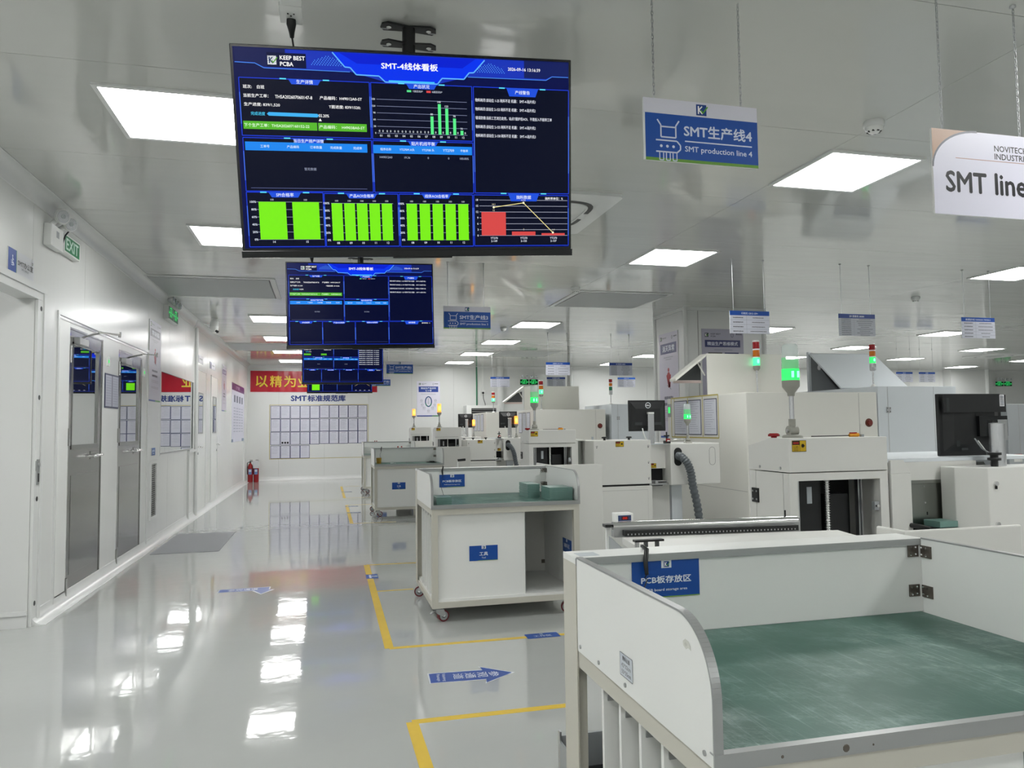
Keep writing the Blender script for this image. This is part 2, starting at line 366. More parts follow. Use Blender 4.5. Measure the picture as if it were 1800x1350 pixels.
# ------------------------------------------------------------------ ceiling hatches, air conditioners, detectors
def hatch(x0, x1, y0, y1, label):
    t = thing('ceiling_hatch', label, 'ceiling hatch', ((x0+x1)/2, (y0+y1)/2, CZ), 'flush grey ceiling hatches')
    b = MB(); f = .06; b.box(x0-f, x1+f, y0-f, y0, CZ-.01, CZ, TRIM).box(x0-f, x1+f, y1, y1+f, CZ-.01, CZ, TRIM).box(x0-f, x0, y0, y1, CZ-.01, CZ, TRIM).box(x1, x1+f, y0, y1, CZ-.01, CZ, TRIM); b.build('frame', t)
    bx('seal', t, x0, x1, y0, y1, CZ-.003, CZ-.001, BLACK); bx('hatch_panel', t, x0+.012, x1-.012, y0+.015, y1-.02, CZ-.012, CZ-.004, mat('hatch_grey', (.46, .48, .48), .4) if 'hatch_grey' not in MATS else MATS['hatch_grey'])
hatch(-1.93, -.62, 8.88, 10.12, 'large square grey ceiling hatch by the left wall above the stainless doors')
hatch(3.17, 4.38, 8.95, 10.1, 'large square grey ceiling hatch in front of the white column')
hatch(-1.9, -.6, 15.6, 16.9, 'distant square ceiling hatch by the left wall near the red banner')
hatch(3.9, 5.2, 16.3, 17.6, 'distant square ceiling hatch over the farthest machine line')
def cassette(cx, cy, label, h=.49):
    t = thing('air_conditioner', label, 'air conditioner', (cx, cy, CZ), 'four-way cassette air conditioners')
    b = MB(); pts = []
    for sx, sy, a0 in ((1, 1, 0), (-1, 1, 90), (-1, -1, 180), (1, -1, 270)):
        for k in range(5): a = math.radians(a0+22.5*k); pts.append((cx+sx*(h-.05)+.05*math.cos(a), cy+sy*(h+.06-.05)+.05*math.sin(a)))
    b.prism(pts, 'z', CZ-.025, CZ, TRIM); b.build('panel', t)
    def arc(R, r, m, zz, nm, segs):
        b = MB()
        for a0, a1 in segs:
            n = 10
            for i in range(n):
                p = [math.radians(a0+(a1-a0)*(i+e)/n) for e in (0, 1)]
                def S(a, R):   # superellipse
                    c, s_ = math.cos(a), math.sin(a); q = (abs(c)**4+abs(s_)**4)**-.25; return (cx+R*c*q, cy+R*s_*q*1.05)
                o0, o1, i0, i1 = S(p[0], R), S(p[1], R), S(p[0], r), S(p[1], r)
                b.add([(*o0, zz), (*o1, zz), (*i1, zz), (*i0, zz), (*o0, zz-.003), (*o1, zz-.003), (*i1, zz-.003), (*i0, zz-.003)], [(0, 1, 2, 3), (4, 7, 6, 5), (0, 4, 5, 1), (2, 6, 7, 3), (1, 5, 6, 2), (3, 7, 4, 0)], m)
        return b.build(nm, t)
    arc(.37, .335, BLACK, CZ-.0245, 'air_slot', [(12, 78), (102, 168), (192, 258), (282, 348)])
    arc(.33, .315, TRIM, CZ-.027, 'louver', [(0, 90), (90, 180), (180, 270), (270, 360)])
    b = MB()
    for i in range(-5, 6):
        l = math.sqrt(max(.001, .2**2-(i*.034)**2))
        c, s_ = math.cos(.7), math.sin(.7); o = i*.034
        b.add([(cx-l*c-o*s_-.007*s_, cy-l*s_+o*c+.007*c, CZ-.0262), (cx+l*c-o*s_-.007*s_, cy+l*s_+o*c+.007*c, CZ-.0262), (cx+l*c-o*s_+.007*s_, cy+l*s_+o*c-.007*c, CZ-.0262), (cx-l*c-o*s_+.007*s_, cy-l*s_+o*c-.007*c, CZ-.0262)], [(0, 1, 2, 3)], DKGREY)
    b.build('intake_grille', t)
cassette(1.67, 5.64, 'white ceiling cassette air conditioner half hidden behind the nearest monitor')
cassette(1.6, 16.0, 'distant ceiling cassette air conditioner above the second hanging line sign')
cassette(17.2, 16.0, 'ceiling cassette air conditioner far right beyond the machines')
def smoke(x, y, label, s=1):
    t = thing('smoke_detector', label, 'smoke detector', (x, y, CZ), 'round ceiling smoke detectors')
    b = MB(); b.lathe((x, y, CZ), [(.055*s, 0), (.058*s, -.012*s), (.056*s, -.03*s), (.05*s, -.034*s)], TRIM, 24); b.build('base', t)
    b = MB(); b.lathe((x, y, CZ), [(.048*s, -.033*s), (.047*s, -.046*s), (.03*s, -.062*s), (.014*s, -.066*s)], LAM, 24); h_ = b.build('sensor_head', t)
    b = MB()
    for k in range(8): a = 2*PI*k/8; b.box(x+.031*s*math.cos(a)-.007*s, x+.031*s*math.cos(a)+.007*s, y+.031*s*math.sin(a)-.004*s, y+.031*s*math.sin(a)+.004*s, CZ-.0625*s, CZ-.055*s, BLACK)
    b.build('vent_slots', h_)
smoke(3.05, 3.55, 'white smoke detector on the ceiling beside the nearest right light panel')
smoke(3.02, 8.72, 'white smoke detector at the corner of the ceiling hatch before the column')
smoke(7.91, 8.55, 'grey smoke detector on the ceiling above the right hanging plate')
smoke(3.0, 12.5, 'small distant smoke detector left of the third row light')
# CCTV dome
t = thing('security_camera', 'white dome security camera hanging from the ceiling beside the left wall', 'security camera', (-1.66, 12.2, CZ))
b = MB(); b.lathe((-1.66, 12.2, CZ), [(.05, 0), (.05, -.03), (.062, -.05), (.066, -.12)], TRIM, 20); b.build('housing', t)
b = MB(); b.lathe((-1.66, 12.2, CZ), [(.064, -.12), (.06, -.17), (.045, -.205), (.02, -.22)], LAM, 20); b.build('ball', t); b = MB(); b.cyl((-1.62, 12.13, CZ-.20), (-1.6, 12.1, CZ-.215), .02, BLACK); b.build('lens', t)
b = MB(); b.tube([(-1.72, 12.2, CZ-.1), (-1.82, 12.2, CZ-.08), (-1.9, 12.2, CZ-.03), (-1.95, 12.22, CZ-.16)], .006, TRIM, 6); b.build('cable', t)

# ------------------------------------------------------------------ television displays
def fillT(P, a, b, c, d, h, L=1): P.rect(a, b, c, d, h, L)
def tvscreen(P, kind):
    W, Hh = 1000, 580; BG, GL = '060b20', '1f49e0'
    P.rect(8, 8, 992, 568, '081048', 0)
    # header
    P.poly([(12, 10), (990, 10), (990, 53), (938, 53), (919, 64), (676, 64), (584, 88), (430, 88), (329, 63), (90, 63), (66, 51), (12, 50)], '1a35b8', .5)
    P.poly([(12, 10), (150, 10), (150, 60), (90, 60), (66, 49), (12, 48)], '141c50', .8); P.poly([(850, 10), (990, 10), (990, 51), (938, 51), (919, 60), (850, 60)], '14205e', .8)
    P.poly([(281, 12), (728, 12), (694, 51), (680, 51), (664, 70), (598, 70), (584, 85), (430, 85), (412, 71), (347, 70), (330, 52), (315, 51)], '0634f0', 1)
    P.poly([(300, 12), (700, 12), (660, 40), (350, 40)], '0420d4', 1.2)
    P.line([(281, 12), (315, 51), (330, 52), (347, 71), (412, 72), (430, 88), (584, 88), (598, 71), (664, 71), (680, 52), (694, 51), (728, 14)], 3.5, '62b4ff', 2)
    P.line([(440, 85), (575, 85)], 5, '45c8ff', 2); P.line([(12, 50), (66, 51), (90, 63), (329, 64)], 2, '4a8ae8', 2); P.line([(676, 64), (919, 64), (938, 53), (990, 53)], 2, '4a8ae8', 2)
    for i in range(12):
        for j in range(8):
            u = 221+i*7.5+j*3; v = 47-j*4
            if u < 305 and v > 20+abs(u-267)*.35: P.rect(u, v, u+2.2, v+2.2, '5aa8ff', 2); P.rect(1008-u, v, 1010-u+.2, v+2.2, '5aa8ff', 2)
    P.rect(99, 20, 207, 60, '0a1238', 1.5)
    P.logo(113, 41, 24, 'f0f4f8', '14305a'); P.text('KEEP BEST', 135, 33, 69, 11, 'ffffff', 2, .02, 'l'); P.text('PCBA', 135, 50, 36, 11, 'ffffff', 2, .02, 'l')
    P.text('SMT-%d线体看板' % kind, 503, 42, 166, 20, 'ffffff', 3, .02); P.text('2026-09-16 13:16:39', 850, 36, 101, 9, 'ffffff', 2, .01)
    def pan(x0, y0, x1, y1, title, tx, ty, big=False):
        P.rect(x0, y0, x1, y1, BG if kind == 4 else '03082c', 1); P.line([(x0, y0), (x1, y0), (x1, y1), (x0, y1), (x0, y0)], 2.4, '1a3cd6', 1.5)
        for xx in (x0, x1): P.line([(xx, y0+(y1-y0)*.25), (xx, y0+(y1-y0)*.8)], 2.6, '4270f4', 1.8)
        hh = 24 if big else 15; ww = 50 if big else 46
        P.poly([(tx-ww, ty-hh/2), (tx+ww, ty-hh/2), (tx+ww-9, ty+hh/2), (tx-ww+9, ty+hh/2)], '1f50dc', 2); P.text(title, tx, ty, None, 11 if len(title) < 7 else 10, 'e8f0ff', 3, .01)
        for sx in (-1, 1): P.rect(tx+sx*(ww+14)-9, ty-hh/2-1, tx+sx*(ww+14)+9, ty-hh/2+2.5, '5ce0ff', 2)
    pan(20, 91, 383, 249, '生产详情', 200, 97); pan(387, 91, 687, 250, '产出状况', 536, 97); pan(692, 91, 991, 403, '产线警告', 844, 103, True)
    pan(21, 255, 383, 404, '当日生产排产详情', 203, 261); pan(387, 255, 687, 404, '贴片机线平衡', 536, 261)
    pan(21, 407, 236, 563, 'SPI合格率', 128, 414); pan(239, 409, 455, 563, '产品AOI合格率', 348, 415); pan(459, 409, 683, 564, '线体AOI合格率', 572, 414); pan(687, 409, 990, 563, '抛料数据', 845, 415, True)
    P.text('抛料率单位：%', 943, 418, 58, 8, 'ffffff', 3)
    P.text('班次:    白班', 30, 115, 58, 10, 'ffffff', 2, .01, 'l'); P.text('当前生产工单：', 30, 139, 68, 10, 'ffffff', 2, .01, 'l')
    P.text('THSA202607060147-8', 116, 140, 103, 9, 'ffffff', 2, .01, 'l'); P.text('产品编码：H49012A0-ST', 240, 139, 120, 10, 'ffffff', 2, .01, 'l')
    P.text('生产进度: '+('839/1,520' if kind == 4 else '0/1,520'), 30, 163, 98 if kind == 4 else 80, 10, 'ffffff', 2, .01, 'l'); P.text('T面进度: '+('839/1520;' if kind == 4 else '0/1520;'), 265, 163, 90, 10, 'ffffff', 2, .01, 'l')
    P.text('完成进度', 47, 188, 39, 10, '46c8f0', 2, .01, 'l')
    if kind == 4: P.poly([(96, 183), (231, 184), (236, 189), (231, 194), (96, 193), (91, 188)], '40b4f4', 2); P.text('55.20%', 235, 189, 29, 8, 'ffffff', 2, .01, 'l'); P.poly([(234, 204), (243, 204), (238.5, 196)], 'ffffff', 2)
    else: P.text('0.00%', 90, 188, 26, 8, 'ffffff', 2, .01, 'l')
    GR = '58b82c'
    if kind in (4, 3):
        P.rect(25, 209, 229, 231, GR, 2); P.rect(232, 209, 371, 231, GR, 2)
        P.text('下个生产工单：THSA202607160152-22', 27, 220, 180, 10, 'e8ffe0', 3, .01, 'l'); P.text('产品编码：  H49038A0-ST', 235, 220, 130, 10, 'e8ffe0', 3, .01, 'l')
    else: P.rect(25, 209, 110, 231, GR, 2); P.rect(232, 209, 300, 231, GR, 2)
    P.rect(26, 266, 370, 290, '1e88f0', 2)
    for u, s_ in ((80, '工单号'), (158, '产品编码'), (223, '订单数量'), (280, '完成数量'), (342, '完成率')): P.text(s_, u, 278, None, 8, 'd8ecff', 3, .008)
    P.rect(387, 267, 684, 291, '1e88f0', 2)
    for u, s_ in ((424, '程序名称'), (487, 'YT270M A头'), (550, 'YT270B 头'), (612, 'YT2709'), (660, '平衡率')): P.text(s_, u, 279, None, 7.5, 'd8ecff', 3, .008)
    P.text('暂无数据', 204, 340, None, 8, 'a0a8c0', 3, 0); P.line([(35, 395), (365, 395)], 1.5, '5a6290', 2)
    if kind == 4:
        for u, s_ in ((424, 'H49012A0'), (487, '19.36'), (550, '0'), (612, '0'), (660, '100.00%')): P.text(s_, u, 302, None, 6, 'b8c0d8', 3, 0)
    else: P.text('暂无数据', 536, 340, None, 8, 'a0a8c0', 3, 0)
    rows = ['物料耗尽:该站位 1-25 耗料不足 机器： SMT-4-贴片机1', '物料耗尽:该站位 2-153 耗料不足 机器： SMT-4-贴片机2', '错误防错:当前工艺流已走完，站点T面炉后AOI、不是投入不能转工单', '物料耗尽:该站位 2-155 耗料不足 机器： SMT-4-贴片机2', '物料耗尽:该站位 2-158 耗料不足 机器： SMT-4-贴片机3']
    if kind == 4:
        for i, s_ in enumerate(rows): P.text(s_, 697, 129+i*25.8, 240 if i == 2 else 188, 10, 'f0f4ff', 2, .008, 'l')
    elif kind == 3:
        for i in range(4): P.text(rows[i % 3].replace('4', '3'), 697, 125+i*26, 250, 9, 'f0f4ff', 2, .008, 'l')
    else:
        for i in range(10): P.text(rows[i % 2].replace('4', '2'), 697, 118+i*25, 250, 10, 'f0f4ff', 2, .02, 'l')
    P.rect(492, 108, 505, 114, '58e08a', 2); P.rect(550, 108, 563, 114, 'e04848', 2); P.text('T面回流炉', 524, 111, 30, 6, 'd0d8e8', 3, 0); P.text('B面回流炉', 582, 111, 30, 6, 'd0d8e8', 3, 0)
    LG = '7cf018'
    if kind == 4:
        for i in range(6): P.line([(402, 137+19.2*i), (671, 137+19.2*i)], 1.3, '8088a8', 2); P.text(str(150-30*i), 398, 137+19.2*i, None, 5, 'e0e8f0', 3, .01, 'r')
        for i in range(12):
            P.text('%02d' % (i+1), 412+22.4*i, 240, None, 6, 'e0e8f0', 3, .01)
            if i < 7: P.text('0', 408+22.4*i, 227, None, 6, 'e0e8f0', 3, .01)
            P.text('0', 418+22.4*i, 227, None, 6, 'e0e8f0', 3, .01)
        for a, v, s_ in ((560, 181, '80'), (583, 145, '140'), (605, 157, '123'), (628, 185, '78'), (650, 220, '16')): P.rect(a, v, a+9, 233, '5cf08c', 3); P.text(s_, a+4, v-6, None, 5.5, 'e0e8f0', 3, .01)
        for ux, u0, u1 in ((49, 45, 232), (256, 258, 440), (476, 478, 672)):
            for i in range(6): v = 434.5+21.5*i+(2.5 if ux > 60 else 0); P.line([(u0, v), (u1, v)], 1.3, '9098b0', 1.9); P.text('%d%%' % (100-20*i), ux-3, v, None, 6, 'e8f0ff', 3, .01, 'r')
        for a, c in ((53, 129), (147, 223)): P.rect(a, 434, c, 542, LG, 2.4); P.text('100', (a+c)/2, 428, None, 5, 'd0d8e0', 3, 0)
        P.text('14', 91, 549, None, 6, 'e8f0ff', 3, .01); P.text('15', 185, 549, None, 6, 'e8f0ff', 3, .01)
        for i in range(5):
            for a0, st, wd in ((259, 36.7, 31), (480, 39.4, 31.5)):
                a = a0+st*i; P.rect(a, 437, a+wd, 546, LG, 2.4); P.text('100', a+wd/2, 430, None, 5, 'd0d8e0', 3, 0); P.text(['08', '09', '10', '11', '12'][i], a+wd/2, 553, None, 6, 'e8f0ff', 3, .01)
        for i in range(7): v = 424+18*i; P.line([(704, v), (987, v)], 1.3, 'b0b4c8', 1.9); P.text(str(18-3*i), 700, v, None, 6, 'e8f0ff', 3, .01, 'r')
        for a, v, c in ((710, 460, 787), (806, 520, 882), (902, 525, 978)): P.rect(a, v, c, 532, 'd84a48', 2.4)
        P.line([(749, 446), (844, 432), (939, 523)], 2, 'fff0a0', 3)
        for u, v in ((749, 446), (844, 432), (939, 523)): P.disc(u, v, 3.5, 'fff8d0', 3.4, 10)
        P.text('14.1', 749, 437, None, 5, 'e8e0c0', 3, 0); P.text('15.92', 844, 424, None, 5, 'e8e0c0', 3, 0); P.text('1.4', 941, 514, None, 5, 'e8e0c0', 3, 0); P.text('12', 749, 455, None, 5, 'e8e0c0', 3, 0); P.text('2', 844, 513, None, 5, 'e8e0c0', 3, 0)
        for u, s_ in ((749, '2-149'), (844, '2-155'), (941, '2-157')): P.text('YT270', u, 540, None, 6, 'e8f0ff', 3, .01); P.text(s_, u, 549, None, 6, 'e8f0ff', 3, .01)
    elif kind == 1:
        P.rect(75, 440, 190, 545, LG, 2.4); P.line([(730, 480), (800, 440), (890, 440), (960, 480)], 3, 'c8b878', 3)
        for u in (745, 810, 880, 950): P.rect(u-12, 545, u+12, 551, 'c8c8d0', 3)
    else:
        for a, c in ((30, 228), (248, 446), (468, 674)): P.line([(a, 548), (c, 548)], 1.2, '4a5490', 2)
def tv(loc, rz, tilt, roll_, kind, label, mount_xy, first=False):
    W, Hh, D = 1.378, .798, .055
    t = thing('wall_display', label, 'monitor', (0, 0, 0), 'line status displays hung over the aisle')
    b = MB(); b.box(-W/2, W/2, -.01, .02, -Hh/2, Hh/2, BLACKG); b.build('bezel', t, .003)
    b = MB(); b.box(-W/2+.06, W/2-.06, .02, .06, -Hh/2+.05, Hh/2-.12, BLACK).box(-.35, .35, .06, .075, -.2, .2, BLACK); b.build('rear_housing', t, .006)
    b = MB(); b.box(-W/2-.002, W/2+.002, -.022, .02, -Hh/2-.022, -Hh/2+.006, BLACKG).box(.26-.35, .26-.1, -.018, .0, -Hh/2-.028, -Hh/2-.02, BLACKG); b.build('lower_bar', t, .002)
    P = Print((-W/2, -.0105, Hh/2), XU, ZU, k=W/1000, kind='e', step=.00035, flip=True, base=.0003); tvscreen(P, kind); P.build('screen', t)
    t.location = loc; t.rotation_euler = Matrix.Rotation(rz, 3, 'Z').__matmul__(Matrix.Rotation(tilt, 3, 'X')).__matmul__(Matrix.Rotation(roll_, 3, 'Y')).to_euler()
    # ceiling mount: two winged plates and a pole
    mx, my = mount_xy
    m = thing('display_mount', 'black ceiling pole mount with winged brackets holding '+label.split(',')[0], 'display mount', (mx, my, CZ), 'black ceiling mounts of the displays')
    pole = MB(); pole.cyl((mx, my, loc[2]-.05), (mx, my, CZ-.01), .028, BLACK, n=14); pole.build('pole', m)
    for zz, k in ((CZ-.004, 0), (CZ-.078, 1)):
        b = MB()
        for s_ in (-1, 1): b.prism([(mx, my-.02), (mx+s_*.09, my-.035), (mx+s_*.115, my-.02), (mx+s_*.12, my+.01), (mx+s_*.105, my+.03), (mx, my+.02)], 'z', zz-.008, zz, BLACK)
        b.cyl((mx, my, zz-.012), (mx, my, zz-.008), .018, CHROME, n=12)
        w_ = b.build('bracket', m, .002)
        b = MB()
        for s_ in (-1, 1): b.cyl((mx+s_*.085, my-.008, zz-.0125), (mx+s_*.085, my-.008, zz-.008), .011, CHROME, n=12).box(mx+s_*.1-.015, mx+s_*.1+.015, my+.008, my+.014, zz-.010, zz-.0079, ALU)
        b.build('bolts', w_)
    return t
tv((.345, 3.043, 2.486), -.0251, .2037, -.0453, 4, 'largest blue dashboard display reading SMT-4, nearest the camera', (.345, 3.12))
tv((.333, 7.19, 2.530), -.0337, .0397, -.0187, 3, 'second blue dashboard display reading SMT-3, below the nearest one', (.33, 7.27))
tv((.30, 13.2, 2.538), 0, .04, -.005, 2, 'third blue dashboard display, partly hidden beneath the SMT-3 display', (.298, 13.28))
tv((.31, 16.53, 2.538), 0, .04, -.003, 1, 'farthest blue dashboard display with one green bar, in front of the red banner', (.307, 16.61))
def socket(x, y, label):
    t = thing('ceiling_socket', label, 'socket', (x, y, CZ), 'ceiling sockets with black plugs')
    b = MB(); b.box(x-.045, x+.045, y-.075, y+.065, CZ-.012, CZ, LAM); b.build('plate', t, .002)
    b = MB(); b.box(x-.04, x+.045, y-.15, y-.08, CZ-.014, CZ, LAM); b.build('plate', t, .002)
    b = MB()
    for dx in (-.012, .012): b.box(x+dx-.003, x+dx+.003, y-.02, y-.012, CZ-.0135, CZ-.0115, BLACK)
    b.box(x-.003, x+.003, y-.005, y+.004, CZ-.0135, CZ-.0115, BLACK); b.build('pin_holes', t)
    b = MB(); b.tube([(x, y+.03, CZ-.01), (x, y+.035, CZ-.03), (x+.001, y+.05, CZ-.055), (x+.002, y+.06, CZ-.075)], [.019, .02, .012, .008], BLACK, 10); b.build('plug', t)
    b = MB(); b.tube([(x+.002, y+.06, CZ-.07), (x+.01, y+.08, CZ-.12), (x+.02, y+.1, CZ-.18), (x+.03, y+.14, CZ-.35)], .004, BLACK, 8); b.build('cable', t)
socket(-.14, 3.12, 'white ceiling socket with a black plug and cable above the nearest display')
socket(-.13, 7.5, 'distant ceiling socket with a thin black cable above the SMT-3 display')

# ------------------------------------------------------------------ hanging signs
LINKN = [0]
def chain(x, y, z0, z1, parent, m=ALU):
    """one chain of small links, joined into one part"""
    b = MB(); n = int((z1-z0)/.016); r = .0045; wire = .0013
    for i in range(n):
        z = z0+(i+.5)*(z1-z0)/n; pts = []; ax = i % 2
        for k in range(8):
            a = 2*PI*k/8; h = (z1-z0)/n*.72*math.sin(a); q = r*math.cos(a); pts.append((x+(q if ax else 0), y+(0 if ax else q), z+h))
        for k in range(8):
            b.cyl(pts[k], pts[(k+1) % 8], wire, m, n=3, caps=False)
    o = b.build('chain', parent); return o
def wire(x, y, z0, z1, parent): b = MB(); b.cyl((x, y, z0), (x, y, z1), .0035, ALU, n=6); b.cyl((x, y, CZ-.012), (x, y, CZ), .012, ALU, n=8); return b.build('chain', parent)
def line_sign(x0, y, z0, n, w=.5, h=.25, near=False):
    t = thing('hanging_sign', {4: 'largest and nearest blue hanging sign, reading SMT production line 4', 3: 'blue hanging sign reading SMT production line 3, right of the second display', 2: 'small blue hanging sign reading SMT production line 2, over the far wall poster', 1: 'farthest blue hanging sign, half hidden by the third display'}[n], 'sign', (x0+w/2, y, z0), 'hanging production line signs')
    bx('board', t, x0, x0+w, y, y+.008, z0, z0+h, LAM)
    P = Print((x0, y, z0), XU, ZU, step=.0003)
    P.rect(0, h*.75, w, h, 'd6d5e0', 0); P.rect(.006, .012, w, h*.76, '1a4ea2', .5); P.rect(.006, 0, w, .012, '6a9a3c', .5)
    P.logo(w*.5, h*.875, h*.18)
    P.text('SMT生产线%d' % n, w*.345, h*.52, w*.60, h*.20, 'd5dcee', 1, .022, 'l'); P.line([(w*.35, h*.345), (w*.945, h*.345)], .005, 'd5dcee', 1)
    P.text('SMT production line %d' % n, w*.35, h*.21, w*.595, h*.115, 'd5dcee', 1, .012, 'l')
    c = 'd5dcee'; lw = .006; px = w*.10; q = lambda u, v: (px+u*.075, h*.2+v*.11)
    P.line([q(.1, 1.05), q(.3, .85), q(.3, .42), q(1.15, .42), q(1.15, .85), q(1.35, 1.05)], lw, c, 1); P.line([q(.3, .8), q(1.15, .8)], lw, c, 1)
    P.line([q(0, .3), q(1.2, .3), q(1.4, .15), q(1.4, 0), q(1.2, -.12), q(0, -.12)], lw, c, 1)
    for k in range(3): P.disc(*q(.3+.35*k, .09), .006, c, 1, 10); P.line([q(.2+.38*k, -.12), q(.2+.38*k, -.42), q(.42+.38*k, -.42), q(.42+.38*k, -.12)], lw*.7, c, 1)
    P.build('lettering', t)
    (chain if near else wire)(x0+.048, y+.004, z0+h, CZ, t); (chain if near else wire)(x0+w-.07, y+.004, z0+h, CZ, t)
line_sign(1.207, 2.64, 2.385, 4, near=True); line_sign(1.184, 7.6, 2.372, 3, h=.235); line_sign(1.10, 14.0, 2.36, 2, h=.235); line_sign(1.05, 18.4, 2.38, 1, h=.21)
t = thing('hanging_sign', 'large white hanging sign with brown corner reading SMT line, cut off at the right edge', 'sign', (2.8, 2.4, 2.17), 'hanging production line signs')
w, h = .95, .345; bx('board', t, 2.33, 2.33+w, 2.4, 2.408, 2.168, 2.168+h, LAM)
P = Print((2.33, 2.4, 2.168), XU, ZU, step=.0003); P.rect(0, 0, w, h, 'd9d8e6', 0)
arc = [(.0, .19)]+[(.22*(1-math.cos(a)), .19+.155*math.sin(a)) for a in [PI/2*i/12 for i in range(1, 13)]]
P.poly([(0, h)]+[(p[0]*.95, min(h, p[1])) for p in arc], 'b08f78', .6); P.line([(p[0], p[1]) for p in arc], .008, '6c6c76', 1)
P.text('NOVITECH', .303, .285, .165, .024, '2b2c30', 1, .012, 'l'); P.text('INDUSTRIAL', .303, .252, .19, .024, '2b2c30', 1, .012, 'l'); P.line([(.11, .232), (.72, .232)], .003, 'b08f88', 1); P.text('SMT', .060, .135, .195, .082, '222226', 1, .022, 'l'); P.text('line', .30, .137, .155, .086, '222226', 1, .022, 'l'); P.text('4', .54, .135, .05, .082, '222226', 1, .022, 'l'); P.build('lettering', t)
chain(2.385, 2.404, 2.513, CZ, t); chain(2.77, 2.404, 2.513, CZ, t); chain(3.2, 2.404, 2.513, CZ, t)
for x in (2.385, 2.77, 3.2): MB().lathe((x, 2.404, CZ), [(.012, 0), (.012, -.008), (.004, -.012)], ALU, 12).build('ceiling_hook', t)
def plate(x0, y, label, title, grey=False, w=.465, h=.238, z0=2.288, lines=4, col='1d4fa6'):
    t = thing('information_plate', label, 'sign', (x0+w/2, y, z0), 'hanging machine data plates')
    bx('board', t, x0, x0+w, y, y+.006, z0, z0+h, LAM); P = Print((x0, y, z0), XU, ZU, step=.0004)
    P.rect(0, 0, w, h, 'b9bdc6' if grey else 'd6d8e4', 0); P.rect(0, h*.8, w, h, '26438c' if grey else col, .5); P.text(title, w/2, h*.895, None, .024, 'dfe6f4', 1, .012)
    for i in range(lines):
        v = h*.8*(1-(i+.5)/lines); P.line([(0, h*.8*(1-(i+1)/lines)), (w, h*.8*(1-(i+1)/lines))], .0018, '8d90a0', 1)
        hh = min(.012, h*.8/lines*.42); P.scrib(w*.08, w*.34, v, hh, '45464f', 1.5); a = random.uniform(.0, .12); P.scrib(w*(.48+a), w*(.95-a), v, hh*.8, '55565f', 1.5)
    P.line([(w*.42, 0), (w*.42, h*.8)], .0018, '8d90a0', 1); P.build('lettering', t)
    for dx in (.045, w-.055): wire(x0+dx, y+.003, z0+h, CZ, t)
plate(4.07, 6.9, 'white hanging data plate with blue header above the tall white printer', '印刷机 GKG G9+'); plate(5.376, 6.9, 'grey hanging data plate in front of the nearest row of ceiling seams, middle of three', 'SPI 思泰克 S8080', True, lines=9)
plate(6.99, 6.9, 'white hanging data plate with blue header, rightmost of the near three', '高速贴片机 YAMAHA YRM20-2', lines=5)
plate(3.935, 13.1, 'distant white data plate hanging in front of the far wall pipe', '印刷机 GKG G9+'); plate(5.175, 13.1, 'distant grey data plate hanging left of the white column', 'SPI 思泰克 S8080', True, lines=9)
plate(3.77, 17.1, 'small white data plate hanging left of the double green exit signs', '印刷机 GKG G9+'); plate(5.154, 17.1, 'small grey data plate hanging just below the distant white one', 'SPI 思泰克 S8080', True, lines=9)
plate(6.97, 17.1, 'small white data plate with pale blue header hanging by the column', '高速贴片机', col='3d74d8', lines=5)
plate(13.05, 14.8, 'far right data plate partly hidden by the raised grey machine lid', '贴片机', lines=5); plate(13.69, 14.8, 'far right data plate beside the raised grey machine lid', '回流焊', lines=5)

# ------------------------------------------------------------------ storage carts
def caster(p, x, y, turn, z=.1, nm='caster'):
    c, s_ = math.cos(turn), math.sin(turn); R = lambda a, b_: (x+a*c-b_*s_, y+a*s_+b_*c)
    def pt(a, b_, h): q = R(a, b_); return (q[0], q[1], h)
    b = MB(); b.cyl(pt(.0, 0, z-.012), pt(0, 0, z), .032, ALUE)
    for sd in (-.022, .022):
        vs = [pt(-.03, sd, z-.012), pt(.03, sd, z-.012), pt(.048, sd, .042), pt(.03, sd, .032), pt(-.02, sd, .06)]
        vs2 = [pt(u, sd+(.003 if sd > 0 else -.003), h) for u, h in ((-.03, z-.012), (.03, z-.012), (.048, .042), (.03, .032), (-.02, .06))]
        n = 5; b.add(vs+vs2, [tuple(range(n)), tuple(range(2*n-1, n-1, -1))]+[(i, i+n, (i+1) % n+n, (i+1) % n) for i in range(n)], ALU)
    b.cyl(pt(.033, -.028, .04), pt(.033, .028, .04), .006, CHROME, n=8); f = b.build(nm, p)
    b = MB(); b.cyl(pt(.033, -.017, .04), pt(.033, .017, .04), .04, REDW, n=24); b.cyl(pt(.033, -.0175, .04), pt(.033, .0175, .04), .03, GREYP, n=20); b.cyl(pt(.033, -.018, .04), pt(.033, .018, .04), .015, DKGREY, n=12); b.build('wheel', f)
    b = MB(); a0, a1 = pt(-.05, -.02, .055), pt(-.05, .02, .055); b.tube([pt(-.02, 0, .075), pt(-.045, 0, .07), pt(-.060, 0, .058)], .008, ALUE, 6); b.build('brake_pedal', f)
